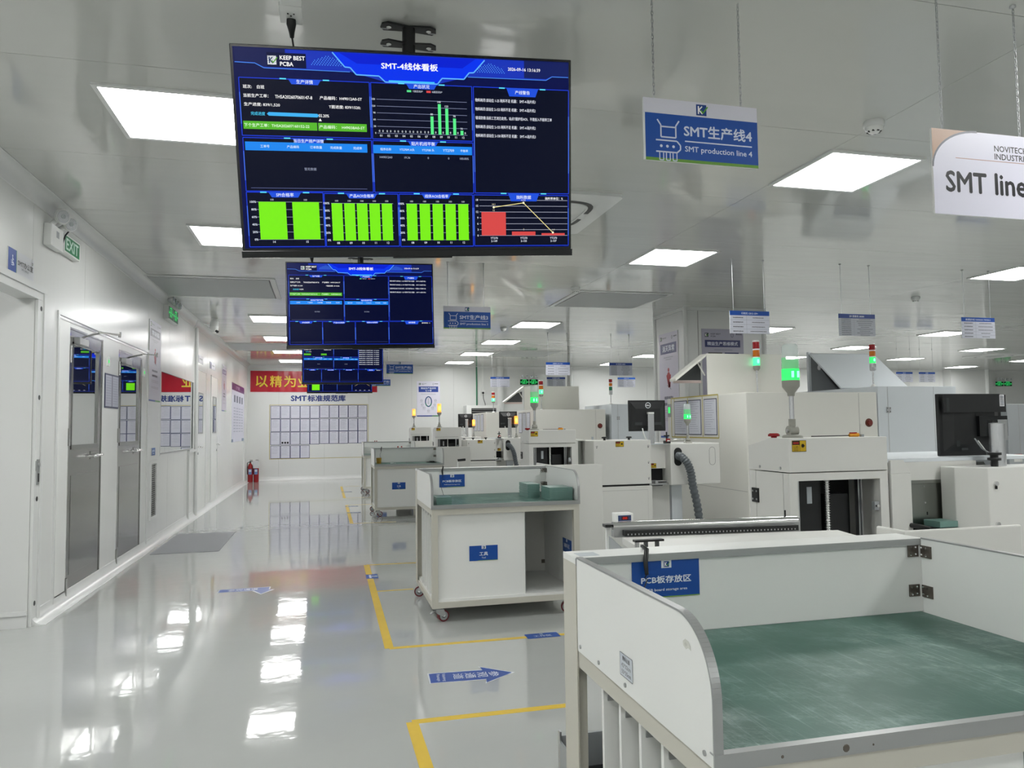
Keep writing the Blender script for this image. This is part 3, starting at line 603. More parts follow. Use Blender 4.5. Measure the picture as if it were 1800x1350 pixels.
def cart(x0, x1, y0, y1, label, zt=.80, zb=1.01, sign=True, near=False):
    t = thing('storage_cart', label, 'cart', ((x0+x1)/2, (y0+y1)/2, 0), 'white circuit board storage carts')
    f = .042; b = MB(); zr = zt-.022
    for x in (x0, x1-f):
        for y in (y0, y1-f): b.box(x, x+f, y, y+f, .1, zr, CREAM)
    for za, zc in ((zr-.043, zr-.0005), (.1005, .14)):
        for y in (y0+.0005, y1-f): b.box(x0+f, x1-f, y, y+f-.001, za, zc, CREAM)
        for x in (x0+.0005, x1-f): b.box(x, x+f-.001, y0+f, y1-f, za, zc, CREAM)
    b.build('frame', t)
    bx('bottom_shelf', t, x0+.012, x1-.012, y0+.012, y1-.012, .1405, .158, LAM)
    bx('worktop', t, x0+.0115, x1-.0115, y0, y1, zt-.0215, zt-.002, LAM); bx('mat', t, x0+.0125, x1-.0125, y0+.0115, y1-.1005, zt-.0015, zt+.001, MATG)
    b = MB(); b.prism([(y0-.0058, zt-.024), (y0-.0045, zt-.024), (y0-.0045, zt+.0015), (y0+.011, zt+.0015), (y0+.011, zt+.004), (y0-.0058, zt+.004)], 'x', x0-.006, x1+.006, ALUE)
    e = b.build('edge_trim', t)
    if near:
        for px_, wz in ((x0+.12, .003), (x0+.245, .007), (x0+.30, .002)): MB().lathe((px_, y0-.0060, zt-.012), [(wz, 0), (wz*.8, -.0006)], BROWNB, 9, 'y').build('dent', e)

    yb = y1-.1
    bx('back_panel', t, x0+.001, x1-.001, yb+.001, y1-.012, zt+.001, zb-.016, LAM)
    bx('back_end_panel', t, x0-.004, x0-.0006, yb+.001, y1+.003, .12, zb-.016, CREAM); bx('back_end_panel', t, x1+.0006, x1+.004, yb+.001, y1+.003, .12, zb-.016, LAM)  # left end: cream colour stands in for the shade on its outer face
    bx('back_ledge', t, x0-.004, x1+.004, yb-.004, y1+.004, zb-.016, zb, LAM); bx('ledge_trim', t, x0-.006, x1+.006, yb-.008, yb-.004, zb-.018, zb+.0005, ALUE)
    bx('corner_label', t, x0+.015, x0+.07, yb+.02, yb+.07, zb, zb+.0006, LBL)
    # side boards with rounded front corner
    cr = .125; R = [(yb-.0095, zt-.021), (yb-.0095, zb)]+[(y0+cr-cr*math.sin(a), zb-cr+cr*math.cos(a)) for a in [PI/2*i/24 for i in range(25)]]+[(y0, zt-.021)]
    for k, x in enumerate((x0-.0045, x1-.0105)):
        b = MB(); b.prism(R, 'x', x, x+.015, LAM); s_ = b.build('side_board', t)
        b = MB()
        for (a, c), (a2, c2) in zip(R[1:], R[2:]):
            d = Vector((a2-a, c2-c)).normalized(); n = Vector((d.y, -d.x))*-1
            if n.y < 0 and abs(n.x) < .5: n = -n
            if n.x > .3: n = -n
            b.add([(x-.001, a, c), (x+.016, a, c), (x+.016, a2, c2), (x-.001, a2, c2), (x-.001, a+n.x*.004, c+n.y*.004), (x+.016, a+n.x*.004, c+n.y*.004), (x+.016, a2+n.x*.004, c2+n.y*.004), (x-.001, a2+n.x*.004, c2+n.y*.004)], [(0, 1, 2, 3), (4, 7, 6, 5), (0, 4, 5, 1), (1, 5, 6, 2), (2, 6, 7, 3), (3, 7, 4, 0)], ALUE)
        b.build('edge_trim', s_)
        if near and k == 0:
            b = MB()
            for y in (yb-.03, yb-.16, yb-.32, y0+.03): b.cyl((x-.0025, y, zt-.006), (x+.001, y, zt-.006), .005, ALUE, n=10)
            b.build('screws', s_)
            P = Print((x-.0002, 1.552, .812), (0, -1, 0), ZU, step=.0003); P.rect(0, -.002, .068, .046, 'c8ced6', 0); P.line([(0, -.002), (.068, -.002), (.068, .046), (0, .046), (0, -.002)], .0015, '70757c', .5)
            P.text('周转台面', .034, .036, .04, .010, '303236', 1, .01); P.text('42*32cm', .034, .022, .05, .009, '505256', 1, .005); P.text('55*35cm', .034, .008, .05, .009, '505256', 1, .005); P.build('size_label', s_)
            P = Print((x-.0002, 1.235, .958), (0, -1, 0), ZU, base=.0004); P.poly([(-.016, .004), (-.006, .010), (.006, .008), (.012, .002), (.015, -.006), (.004, -.004), (-.004, -.008), (-.014, -.004)], 'cdcec6', 0); P.poly([(-.01, .001), (-.004, .005), (.002, .001), (-.004, -.003)], 'bfc0b8', 1); P.build('smudge', s_)
    # lower compartments: tall front panel, vertical dividers on the left, open bay on the right
    xp = x0+(x1-x0)*.625
    bx('front_panel', t, x0+f+.002, xp, y0+.03, y0+.045, .158, zt-.066, LAM); bx('panel_edge', t, xp-.001, xp+.002, y0+.028, y0+.047, .158, zt-.066, ALUE)
    bx('divider_wall', t, x0+.30, x0+.315, y0+.047, y1-.1, .158, zt-.03, LAM); bx('bay_back', t, x0+.315, x1-.02, y1-.115, y1-.1, .158, zt-.03, WHITE); bx('bay_side', t, x1-.03, x1-.015, y0+.047, y1-.115, .158, zt-.03, LAM)
    n = 4; yy = [y0+.12+(.62 if y1-y0 > .7 else .5)*(y1-y0)/n*i*.95+.1 for i in range(n)]
    if near: yy = [1.374, 1.481, 1.591, 1.698]
    for y in yy:
        d_ = bx('divider', t, x0+.01, x0+.299, y, y+.012, .158, zt-.03, LAM); MB().box(x0+.02, x0+.07, y-.004, y, zt-.10, zt-.066, ALU).cyl((x0+.045, y-.008, zt-.083), (x0+.045, y-.004, zt-.083), .007, CHROME, n=10).build('angle_bracket', d_)
    for z in (zb-.035, zb-.148):
        b = MB(); b.box(x1-.050, x1-.0145, yb-.0035, yb-.0005, z-.017, z+.017, BROWNB).box(x1-.0142, x1-.0108, yb-.048, yb-.010, z-.017, z+.017, BROWNB)
        for dz in (-.01, .01):
            for q in (.026, .042): b.cyl((x1-q, yb-.0055, z+dz), (x1-q, yb-.003, z+dz), .0035, CHROME, n=8); b.cyl((x1-.0165, yb-q+.01, z+dz), (x1-.0142, yb-q+.01, z+dz), .0035, CHROME, n=8)
        b.build('corner_bracket', t)
    for z in (.22, .66): bx('corner_bracket', t, x1-.06, x1-.031, y1-.119, y1-.1155, z, z+.03, BROWNB)
    for (x, y, a) in ((x0+.05, y0+.05, .25), (x1-.06, y0+.05, 2.9), (x0+.05, y1-.05, 2.9), (x1-.05, y1-.05, .6)): caster(t, x, y, a)
    def bsign(cx_, cz_, y, w_, h_, big):
        s_ = bx('sign_plate', t, cx_-w_/2, cx_+w_/2, y-.003, y-.0002, cz_-h_/2, cz_+h_/2, ink('124a9c')); s_['label'] = 'blue sign plate'
        P = Print((cx_-w_/2, y-.003, cz_-h_/2), XU, ZU, step=.0003); P.rect(w_*.43, h_*.78, w_*.58, h_, 'dfe4ec', 0); P.logo(w_*.505, h_*.88, h_*.15); P.rect(w_*.3, 0, w_, h_*.025, '7fa83c', 0)
        if big: P.text('PCB板存放区', w_*.5, h_*.48, w_*.74, h_*.19, 'dfe6f2', 1, .022); P.text('PCB board storage area', w_*.5, h_*.2, w_*.62, h_*.09, 'dfe6f2', 1, .01)
        else: P.text('工具', w_*.5, h_*.45, w_*.3, h_*.24, 'eef2f8', 1, .012); P.text('Tool', w_*.5, h_*.2, w_*.14, h_*.1, 'eef2f8', 1, .005)
        P.build('lettering', s_)
    if sign: bsign(x0+(.247 if near else .28), zb-(.066 if near else .102), yb+.0005, .193 if near else .207, .098 if near else .101, True)
    bsign(x0+.37, .46, y0+.0295, .205, .105, False)
    s_ = MB().box(x1-.0345, x1-.031, y0+.10, y0+.30, .40, .50, ink('124a9c')).build('sign_plate', t); P = Print((x1-.0345, y0+.30, .40), (0, -1, 0), ZU, step=.0003); P.rect(.085, .078, .115, .1, 'dfe4ec'); P.text('辅料区', .1, .05, .13, .03, 'eef2f8', 1); P.build('lettering', s_)
    return t
C1 = (.63, 1.69, 1.15, 1.945); C2 = (.72, 1.80, 5.2, 6.12); C3 = (.735, 1.80, 11.62, 12.5); C4 = (.78, 1.85, 15.85, 16.7)
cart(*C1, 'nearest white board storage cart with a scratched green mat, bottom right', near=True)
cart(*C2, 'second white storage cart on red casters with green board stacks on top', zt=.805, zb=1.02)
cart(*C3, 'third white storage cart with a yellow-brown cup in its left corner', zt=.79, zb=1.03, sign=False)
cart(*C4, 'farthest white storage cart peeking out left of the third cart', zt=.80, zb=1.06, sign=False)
# boards stacked on cart 2
def stack(x0, x1, y0, y1, z, n, label, th=.0055):
    t = thing('board_stack', label, 'circuit boards', ((x0+x1)/2, (y0+y1)/2, z), 'stacks of green circuit boards'); hh = th*.9
    me = None
    for i in range(n):
        j = random.uniform(-.0015, .0015)
        if me is None: o = bx('board', t, x0, x1, y0, y1, z, z+hh, PCB); me = o.data
        else: o = bpy.data.objects.new('board', me); COL.objects.link(o); o.parent = t
        o.location = (j, -j, i*th); 
        if i % 4 == 3: o2 = bx('interleaf', t, x0+.002, x1-.002, y0+.0018, y1-.002, z+i*th+hh, z+i*th+th, PCBD)
stack(.765, .875, 5.28, 5.46, .8062, 9, 'small stack of green boards at the left front of the second cart')
stack(1.50, 1.595, 5.52, 5.78, .8062, 19, 'tall left stack of green boards by the right side board of the second cart')
stack(1.60, 1.775, 5.27, 5.50, .8062, 17, 'wide right stack of green boards at the front right corner of the second cart')
# small things on the carts
def clipcable(cx_, y, z, label, s=1):
    t = thing('wrist_strap_cable', label, 'cable', (cx_, y, z), 'black wrist strap cables clipped to the carts')
    b = MB(); b.tube([(cx_, y+.03, z+.016), (cx_-.002, y-.002, z+.012), (cx_-.012, y-.016, z-.02), (cx_-.009, y-.016, z-.05)], [.005, .0065, .0065, .0055], BLACK, 8); b.build('grip', t)
    b = MB(); b.tube([(cx_-.009, y-.016, z-.05), (cx_-.014, y-.014, z-.058), (cx_-.006, y-.012, z-.064), (cx_-.02, y-.02, z-.085), (cx_-.032, y-.05, z-.11), (cx_-.03, y-.10, z-.16), (cx_-.02, y-.14, z-.207)], .0016, BLACK, 6); b.build('wire', t)
    MB().box(cx_-.004, cx_+.004, y+.025, y+.034, z, z+.02, CHROME).build('clip', t)
clipcable(.825, 1.845, 1.01, 'black cable hanging over the top ledge of the nearest cart beside its blue sign'); clipcable(.93, 6.02, 1.02, 'black cable over the ledge of the second cart'); clipcable(.9, 12.40, 1.03, 'thin cable over the ledge of the third cart')
b = MB(); b.lathe((.83, 12.05, .792), [(.035, 0), (.042, .09)], mat('amber_cup', (.45, .27, .03), .35), 18); tag(b.build('cup'), 'yellow-brown cup on the third cart, left corner', 'cup')
b = MB(); b.lathe((1.66, 12.0, .792), [(.09, 0), (.07, .012), (.03, .018)], BLACK, 20).box(1.63, 1.70, 11.93, 12.05, .80, .815, BLACK); tag(b.build('coiled_cable'), 'coiled black cable at the right of the third cart top', 'cable')
b = MB(); b.box(1.0, 1.05, 11.9, 11.93, .792, .805, LAM).box(1.06, 1.08, 11.9, 11.92, .792, .800, LAM); tag(b.build('small_part'), 'tiny white part lying on the third cart top', 'part')
for k, (x, y) in enumerate(((1.17, 12.46), (1.23, 12.46), (1.06, 16.66), (1.1, 16.66))):
    b = MB(); b.lathe((x, y, 1.03 if k < 2 else 1.06), [(.012, 0), (.012, .012), (.006, .022)], RED, 10); tag(b.build('red_cap'), 'small red cap on the ledge of the %s cart, %s of the pair' % ('third' if k < 2 else 'farthest', 'left' if k % 2 == 0 else 'right'), 'cap', 'red caps on the cart ledges')

# ------------------------------------------------------------------ machine parts
def warn(t, cx_, cz_, y, w_=.075, h_=.052):
    s_ = bx('warning_sticker', t, cx_-w_/2, cx_+w_/2, y-.0012, y-.0002, cz_-h_/2, cz_+h_/2, ink('caa81e')); s_['label'] = 'yellow warning sticker'; P = Print((cx_-w_/2, y-.0012, cz_-h_/2), XU, ZU, step=.0003)
    P.rect(w_*.03, h_*.6, w_*.53, h_*.96, '1a1412', 0); P.rect(w_*.08, h_*.68, w_*.48, h_*.86, '9c2418', .5); P.line([(w_*.54, 0), (w_*.54, h_)], w_*.02, '201c10', 1); P.line([(w_*.01, h_*.01), (w_*.99, h_*.01), (w_*.99, h_*.99), (w_*.01, h_*.99), (w_*.01, h_*.01)], w_*.02, '201c10', 1)
    P.text('当心触电', w_*.27, h_*.42, w_*.36, h_*.13, '201c10', 1); P.scrib(w_*.1, w_*.46, h_*.24, h_*.07, '201c10', 1); P.scrib(w_*.1, w_*.46, h_*.11, h_*.07, '201c10', 1)
    P.disc(w_*.73, h_*.52, h_*.17, '201c10', 1, 12, w_*.08); P.poly([(w_*.78, h_*.72), (w_*.9, h_*.52), (w_*.78, h_*.32)], '201c10', 1); P.build('lettering', s_)
def tower(t, x, y, z, kind='green', s=1.0, swivel=True, label=None):
    """signal tower with one tall clear lens"""
    b = MB(); zz = z
    if swivel: b.lathe((x, y, z), [(.048*s, 0), (.048*s, .008*s), (.04*s, .014*s), (.026*s, .016*s)], BEIGEL, 20); b.cyl((x-.022*s, y, z+.034*s), (x+.022*s, y, z+.034*s), .024*s, BEIGEL); b.cyl((x, y, z+.02*s), (x, y, z+.09*s), .0165*s, BEIGEL, n=14); b.cyl((x-.03*s, y, z+.034*s), (x+.03*s, y, z+.034*s), .008*s, ALU, n=10)
    else: b.lathe((x, y, z), [(.02*s, 0), (.02*s, .02*s)], BEIGEL, 12)
    p = b.build('signal_tower', t)
    if label: p['label'] = label
    MB().cyl((x, y, z+.02*s), (x, y, z+.22*s), .011*s, ALUP, n=12).build('pole', p)
    MB().lathe((x, y, z), [(.016*s, .20*s), (.018*s, .215*s), (.036*s, .24*s), (.040*s, .245*s), (.041*s, .275*s)], BEIGEL, 20).build('lamp_base', p)
    r = .041*s
    if kind == 'green':
        MB().lathe((x, y, z), [(r, .275*s), (r, .33*s)], LITG, 20).build('lens', p); MB().lathe((x, y, z), [(r*.98, .331*s), (r*.98, .385*s)], LENSG, 20).build('lens', p); MB().lathe((x, y, z), [(r*.95, .386*s), (r*.92, .44*s), (r*.75, .45*s)], LENSC, 20).build('lens', p)
        b = MB()
        for a in (-.35, .35): b.cyl((x+r*1.0*math.sin(a), y-r*1.0*math.cos(a), z+.288*s), (x+r*1.0*math.sin(a), y-r*1.0*math.cos(a), z+.318*s), .006*s, CORG, n=8)
        b.build('lamp_core', p)
    else:
        MB().lathe((x, y, z), [(r*.9, .275*s), (r*.9, .42*s), (r*.7, .43*s)], LITA, 20).build('lens', p); MB().lathe((x, y-r*.35, z), [(r*.62, .31*s), (r*.66, .345*s), (r*.62, .38*s)], CORA, 14).build('lamp_core', p)
def ragtower(t, x, y, z, ht=.56, lit=True, r=.036, label=None, deep=False):
    """small red, amber, green tower on a thin pole; ht = height to top"""
    b = MB(); b.lathe((x, y, z), [(r*1.1, 0), (r*.5, .02), (r*.3, .03)], LAM, 14).cyl((x, y, z), (x, y, z+ht*.5), .009, ALUP, n=10); p = b.build('signal_tower', t)
    if label: p['label'] = label
    k = ht; MB().lathe((x, y, z), [(r*.6, k*.36 if deep else k*.45), (r, k*.38 if deep else k*.49), (r, k*.54)], ALUP if deep else BEIGEL, 16).build('lamp_base', p)
    for i, (m, a, c) in enumerate(((LITT if lit and not deep else (LITG if lit else OFFG), .54, .68), (OFFA, .70, .82), (OFFR, .845, .97))):
        MB().lathe((x, y, z), [(r*.98, k*a), (r*.98, k*c)], m, 16).build('lens', p)
    if lit: MB().lathe((x, y-r*.5, z), [(r*.5, k*.58), (r*.56, k*.61), (r*.5, k*.65)], CORG, 12).build('lamp_core', p)
    b = MB(); b.lathe((x, y, z), [(r, k*.68), (r, k*.70)], LAM, 16).lathe((x, y, z), [(r, k*.82), (r, k*.845)], LAM, 16).lathe((x, y, z), [(r, k*.97), (r*.9, k)], LAM, 16); b.build('spacer_ring', p)
def loader(x0, x1, Y, zs, zt, label, kind='green', near=False):
    """small board loader: cap hood over a frame with a dark opening"""
    D = .34; t = thing('board_loader', label, 'machine', ((x0+x1)/2, Y+D/2, 0), 'board loaders at the head of each line')
    b = MB(); b.prism([(Y, zs), (Y, zt), (Y+D*.45, zt), (Y+D, zt-.04), (Y+D, zs)], 'x', x0, x1, WHITE); b.build('hood', t, .003)
    fr = .045; zo = zs-.04; b = MB(); b.box(x0, x0+fr, Y+.004, Y+.05, 0, zs-.004, WHITE).box(x1-fr, x1, Y+.004, Y+.05, 0, zs-.004, WHITE).box(x0+fr, x1-fr, Y+.004, Y+.05, zo, zs-.004, WHITE).box(x0+fr, x1-fr, Y+.004, Y+.05, 0, .55, WHITE)
    b.build('front_frame', t)
    bx('side_door', t, x0, x0+.012, Y+.054, Y+D-.06, .03, zs-.004, WHITE, .001); bx('rear_body', t, x0+.001, x1, Y+D-.056, Y+D, 0, zs-.004, WHITE); bx('side_panel', t, x1-.012, x1, Y+.05, Y+D-.056, 0, zs-.004, WHITE)
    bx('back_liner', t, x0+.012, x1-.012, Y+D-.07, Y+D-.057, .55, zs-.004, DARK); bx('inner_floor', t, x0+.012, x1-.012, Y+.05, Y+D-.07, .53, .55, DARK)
    b = MB()
    for fx in (.17, .82): xx = x0+(x1-x0)*fx; MB().box(xx-.012, xx+.012, Y+.08, Y+.105, .55, zs-.01, ALU).box(xx-.003, xx+.003, Y+.076, Y+.08, .55, zs-.01, DKGREY).build('guide_rail', t)
    xx = x0+(x1-x0)*.50
    b = MB(); b.cyl((xx, Y+.1, .55), (xx, Y+.1, zs-.01), .011, CHROME, n=10)
    for i in range(46 if near else 12): z = .56+i*(zs-.58)/(46 if near else 12); b.lathe((xx, Y+.1, z), [(.011, 0), (.0165, .003), (.011, .006)], CHROME, 10)
    b.build('lead_screw', t)
    bx('magazine', t, x0+(x1-x0)*.22, xx-.02, Y+.12, Y+.22, .6, zs-.05, BLACK); bx('magazine', t, xx+.03, x0+(x1-x0)*.76, Y+.13, Y+.2, .62, zs-.12, BLACK)
    bx('magazine_label', t, x0+(x1-x0)*.32, x0+(x1-x0)*.37, Y+.118, Y+.12, zs-.16, zs-.08, LBL)
    b = MB(); b.box(x1-fr-.03, x1-fr-.004, Y+.01, Y+.03, zo-.15, zo-.11, GREYP).cyl((x1-fr-.02, Y-.004, zo-.13), (x1-fr-.02, Y+.01, zo-.13), .008, CHROME, n=10); b.build('latch', t)
    b = MB(); b.box(x0-.008, x0, Y+D-.085, Y+D-.03, zs-.16, zs-.09, BLACK); hg = b.build('hinge', t); b = MB()
    for yy in (Y+D-.074, Y+D-.041):
        for z in (-.145, -.105): b.cyl((x0-.010, yy, zs+z), (x0-.008, yy, zs+z), .005, ALU, n=8)
    b.build('screws', hg)
    b = MB()
    for yy in (Y+.07, Y+.24): b.cyl((x0-.003, yy, zs+.018), (x0, yy, zs+.018), .007, ALU, n=10)
    b.build('hood_screws', t)
    warn(t, x0+.055, zt-.037, Y, .075, .052); tower(t, x0+.085, Y+.09, zt, kind, 1.0, label='signal tower lit '+('green' if kind == 'green' else 'amber'))
    if kind == 'green': b = MB(); b.lathe((x0-.0+.03, Y+.16, zt), [(.014, 0), (.014, .006), (.028, .008), (.028, .016), (.02, .022)], RED, 16); b.build('emergency_button', t)
    if near or kind == 'green':
        b = MB(); b.tube([(x0+.16, Y+.05, zt+.006), (x1-.17, Y+.05, zt+.007)], .0025, BLACK, 6); b.tube([(x1-.17, Y+.05, zt+.008), (x1-.12, Y+.05, zt+.010)], [.008, .010], mat('tool_orange', (.75, .33, .02), .4) if 'tool_orange' not in MATS else MATS['tool_orange'], 8); b.box(x1-.165, x1-.13, Y+.045, Y+.056, zt+.016, zt+.022, OFFR)
        tag(b.build('hand_tool'), 'orange-handled rod tool lying on the board loader of the %s line' % ('nearest' if near else 'second'), 'tool', 'orange hand tools on the loaders')
        bx('power_button', t, x1-.11, x1-.095, Y+.04, Y+.055, zt, zt+.012, GREYP)
    return t
loader(2.09, 2.63, 3.06, 1.12, 1.28, 'nearest white board loader with tall green-lit signal tower', 'green', near=True)
loader(1.965, 2.455, 7.16, 1.18, 1.312, 'white board loader with green-lit tower behind the second cart', 'green')
loader(1.93, 2.405, 13.4, 1.18, 1.353, 'white board loader with amber-lit tower behind the third cart', 'amber')
loader(1.93, 2.405, 17.4, 1.20, 1.36, 'farthest white board loader with amber-lit tower', 'amber')
def encl(x0, x1, y0, y1, z0, label):
    w_ = .014; b = MB(); b.prism([(x0, y1), (x0, y0), (x1, y0), (x1, y0+w_), (x0+w_, y0+w_), (x0+w_, y1)], 'z', 0, z0, WHITE); o = b.build('guard_cabinet', None, .005); tag(o, label, 'guard', 'low guard panels beside the carts')
encl(1.79, 2.252, 2.02, 2.15, 1.003, 'rounded white guard panel behind the right side of the nearest cart')
encl(1.835, 2.29, 6.0, 6.45, 1.025, 'white guard panel beside the second cart'); encl(1.82, 2.38, 12.4, 12.9, 1.03, 'white guard panel beside the third cart'); encl(1.9, 2.4, 16.5, 17.0, 1.06, 'white guard panel beside the farthest cart')
def coverbox(x0, x1, Y, z0, z1, label, stand=True):
    """box conveyor cover with keyed corner locks on a cabinet"""
    D = .55; t = thing('conveyor_cabinet', label, 'machine', ((x0+x1)/2, Y+D/2, 0), 'boxed conveyors between the machines'); bv = .055
    b = MB(); b.prism([(x0, Y+.12), (x0+bv, Y), (x1, Y), (x1, Y+D), (x0, Y+D)], 'z', z0, z1, WHITE); cv = b.build('cover', t, .004)
    b = MB()
    for xx, zz in ((x0+bv+.03, z1-.06), (x1-.03, z1-.06), (x1-.03, (z0+z1)/2), (x1-.03, z0+.06), (x0+bv+.03, z0+.06)): b.cyl((xx, Y-.006, zz), (xx, Y, zz), .009, CHROME, n=12); b.box(xx-.003, xx+.003, Y-.005, Y-.001, zz-.018, zz-.009, BLACK)
    b.build('locks', cv)
    warn(t, x0+bv+(x1-x0-bv)*.45, z1-.038, Y, .09, .055)
    for fx in (.32, .72):
        xx = x0+(x1-x0)*fx; MB().lathe((xx, Y+.12, z1), [(.012, 0), (.012, .02), (.03, .022), (.03, .034), (.018, .038)], BLACK, 16).build('knob', t)
    if stand:
        xr = x1; b = MB(); b.box(x0, xr, Y-.01, Y+D, 0, z0-.02, WHITE); b.build('stand', t, .003); bx('gap', t, x0, x1-.01, Y+.03, Y+D-.03, z0-.021, z0+.001, BLACK)
        bx('door_seam', t, x0+.037, xr-.047, Y-.0125, Y-.0102, .037, z0-.057, SEAM); dr = bx('door', t, x0+.04, xr-.05, Y-.016, Y-.0126, .04, z0-.06, WHITE)
    return t
coverbox(2.59, 3.27, 7.16, .745, 1.196, 'large white conveyor cover box with two black knobs behind the second cart'); coverbox(2.45, 3.05, 13.4, .75, 1.12, 'white conveyor cover box of the third line with two black knobs')
# stainless bay left of the cover (line 3)
t = thing('loading_bay', 'narrow stainless board bay between loader and cover box of the second line', 'machine', (2.52, 7.3, 0)); bx('side_panel', t, 2.462, 2.49, 7.2, 7.6, 0, 1.195, WHITE, .002); bx('back_plate', t, 2.491, 2.588, 7.35, 7.36, .6, 1.19, BRUSH); bx('top_lip', t, 2.462, 2.588, 7.25, 7.6, 1.196, 1.21, WHITE)
# line 4 bay, nearest: stainless opening and bevelled cover
t = thing('loading_bay', 'nearest loading bay with stainless back plate and slanted top lip', 'machine', (2.85, 3.3, 0))
b = MB(); b.prism([(3.08, 0), (3.08, 1.10), (3.12, 1.165), (3.9, 1.165), (3.9, 0)], 'x', 2.645, 2.665, WHITE); b.box(2.645, 2.76, 3.06, 3.075, 0, 1.10, WHITE).prism([(2.645, 1.10), (2.645, 1.165), (2.72, 1.165), (2.76, 1.10)], 'y', 3.06, 3.075, WHITE); b.build('side_panel', t, .002)
b = MB(); b.box(2.666, 3.6, 3.13, 3.8, 1.150, 1.168, COOL); b.build('top_plate', t, .002)
b = MB(); b.add([(2.762, 3.10, 1.045), (3.3, 3.10, 1.045), (3.3, 3.16, 1.14), (2.762, 3.16, 1.14), (2.762, 3.104, 1.043), (3.3, 3.104, 1.043), (3.3, 3.164, 1.138), (2.762, 3.164, 1.138)], [(0, 1, 2, 3), (4, 7, 6, 5), (0, 4, 5, 1), (1, 5, 6, 2), (2, 6, 7, 3), (3, 7, 4, 0)], BRUSH); b.build('slanted_lip', t)
pl = bx('back_plate', t, 2.762, 3.3, 3.104, 3.108, .84, 1.043, BRUSH); b = MB()
for xx, zz in ((2.785, 1.03), (2.87, 1.03), (2.985, 1.03), (2.785, .865), (2.865, .865), (2.875, .95), (2.985, .95)): b.cyl((xx, 3.101, zz), (xx, 3.104, zz), .004, CHROME, n=8)
for zz in (1.005, .95, .895): b.cyl((2.79, 3.102, zz), (2.79, 3.104, zz), .004, BLACK, n=8)
b.box(2.883, 2.888, 3.102, 3.104, .89, .905, BLACK); b.build('screws', pl)
b = MB(); b.box(2.77, 2.945, 2.97, 3.10, .80, .842, DARK); b.tube([(2.76, 2.95, .845), (2.75, 3.0, .85), (2.75, 3.09, .85)], .012, BLACK, 8); b.build('tray', t)
b = MB(); b.box(2.74, 3.2, 3.11, 3.7, 0, 1.15, WHITE); b.build('body', t)
b = MB(); b.box(2.84, 2.945, 2.98, 3.08, .843, .873, MATS['glassy_green_board']); tag(b.build('circuit_board_block', None, .002), 'green board block lying in the stainless opening of the nearest line', 'circuit boards')
t = thing('cover_cabinet', 'white locked cabinet with black knob at the right edge, right of the stainless opening', 'machine', (3.4, 3.0, 0))
b = MB(); b.prism([(2.96, 3.09), (2.955, 3.0), (3.05, 2.90), (4.1, 2.90), (4.1, 3.09)], 'z', .5, 1.128, WHITE); cv = b.build('cover', t, .004)
b = MB(); b.box(3.05, 4.1, 2.905, 3.08, 0, .495, WHITE); b.build('stand', t)
b = MB()
for zz in (1.052, .86): b.cyl((3.09, 2.89, zz), (3.09, 2.90, zz), .011, CHROME, n=14); b.box(3.086, 3.094, 2.892, 2.899, zz-.026, zz-.012, BLACK)
b.build('locks', cv)
b = MB(); b.lathe((3.155, 2.96, 1.128), [(.016, 0), (.016, .028), (.03, .030), (.03, .042), (.018, .043), (.018, .054), (.032, .056), (.032, .068)], BLACK, 18); b.build('knob', t)
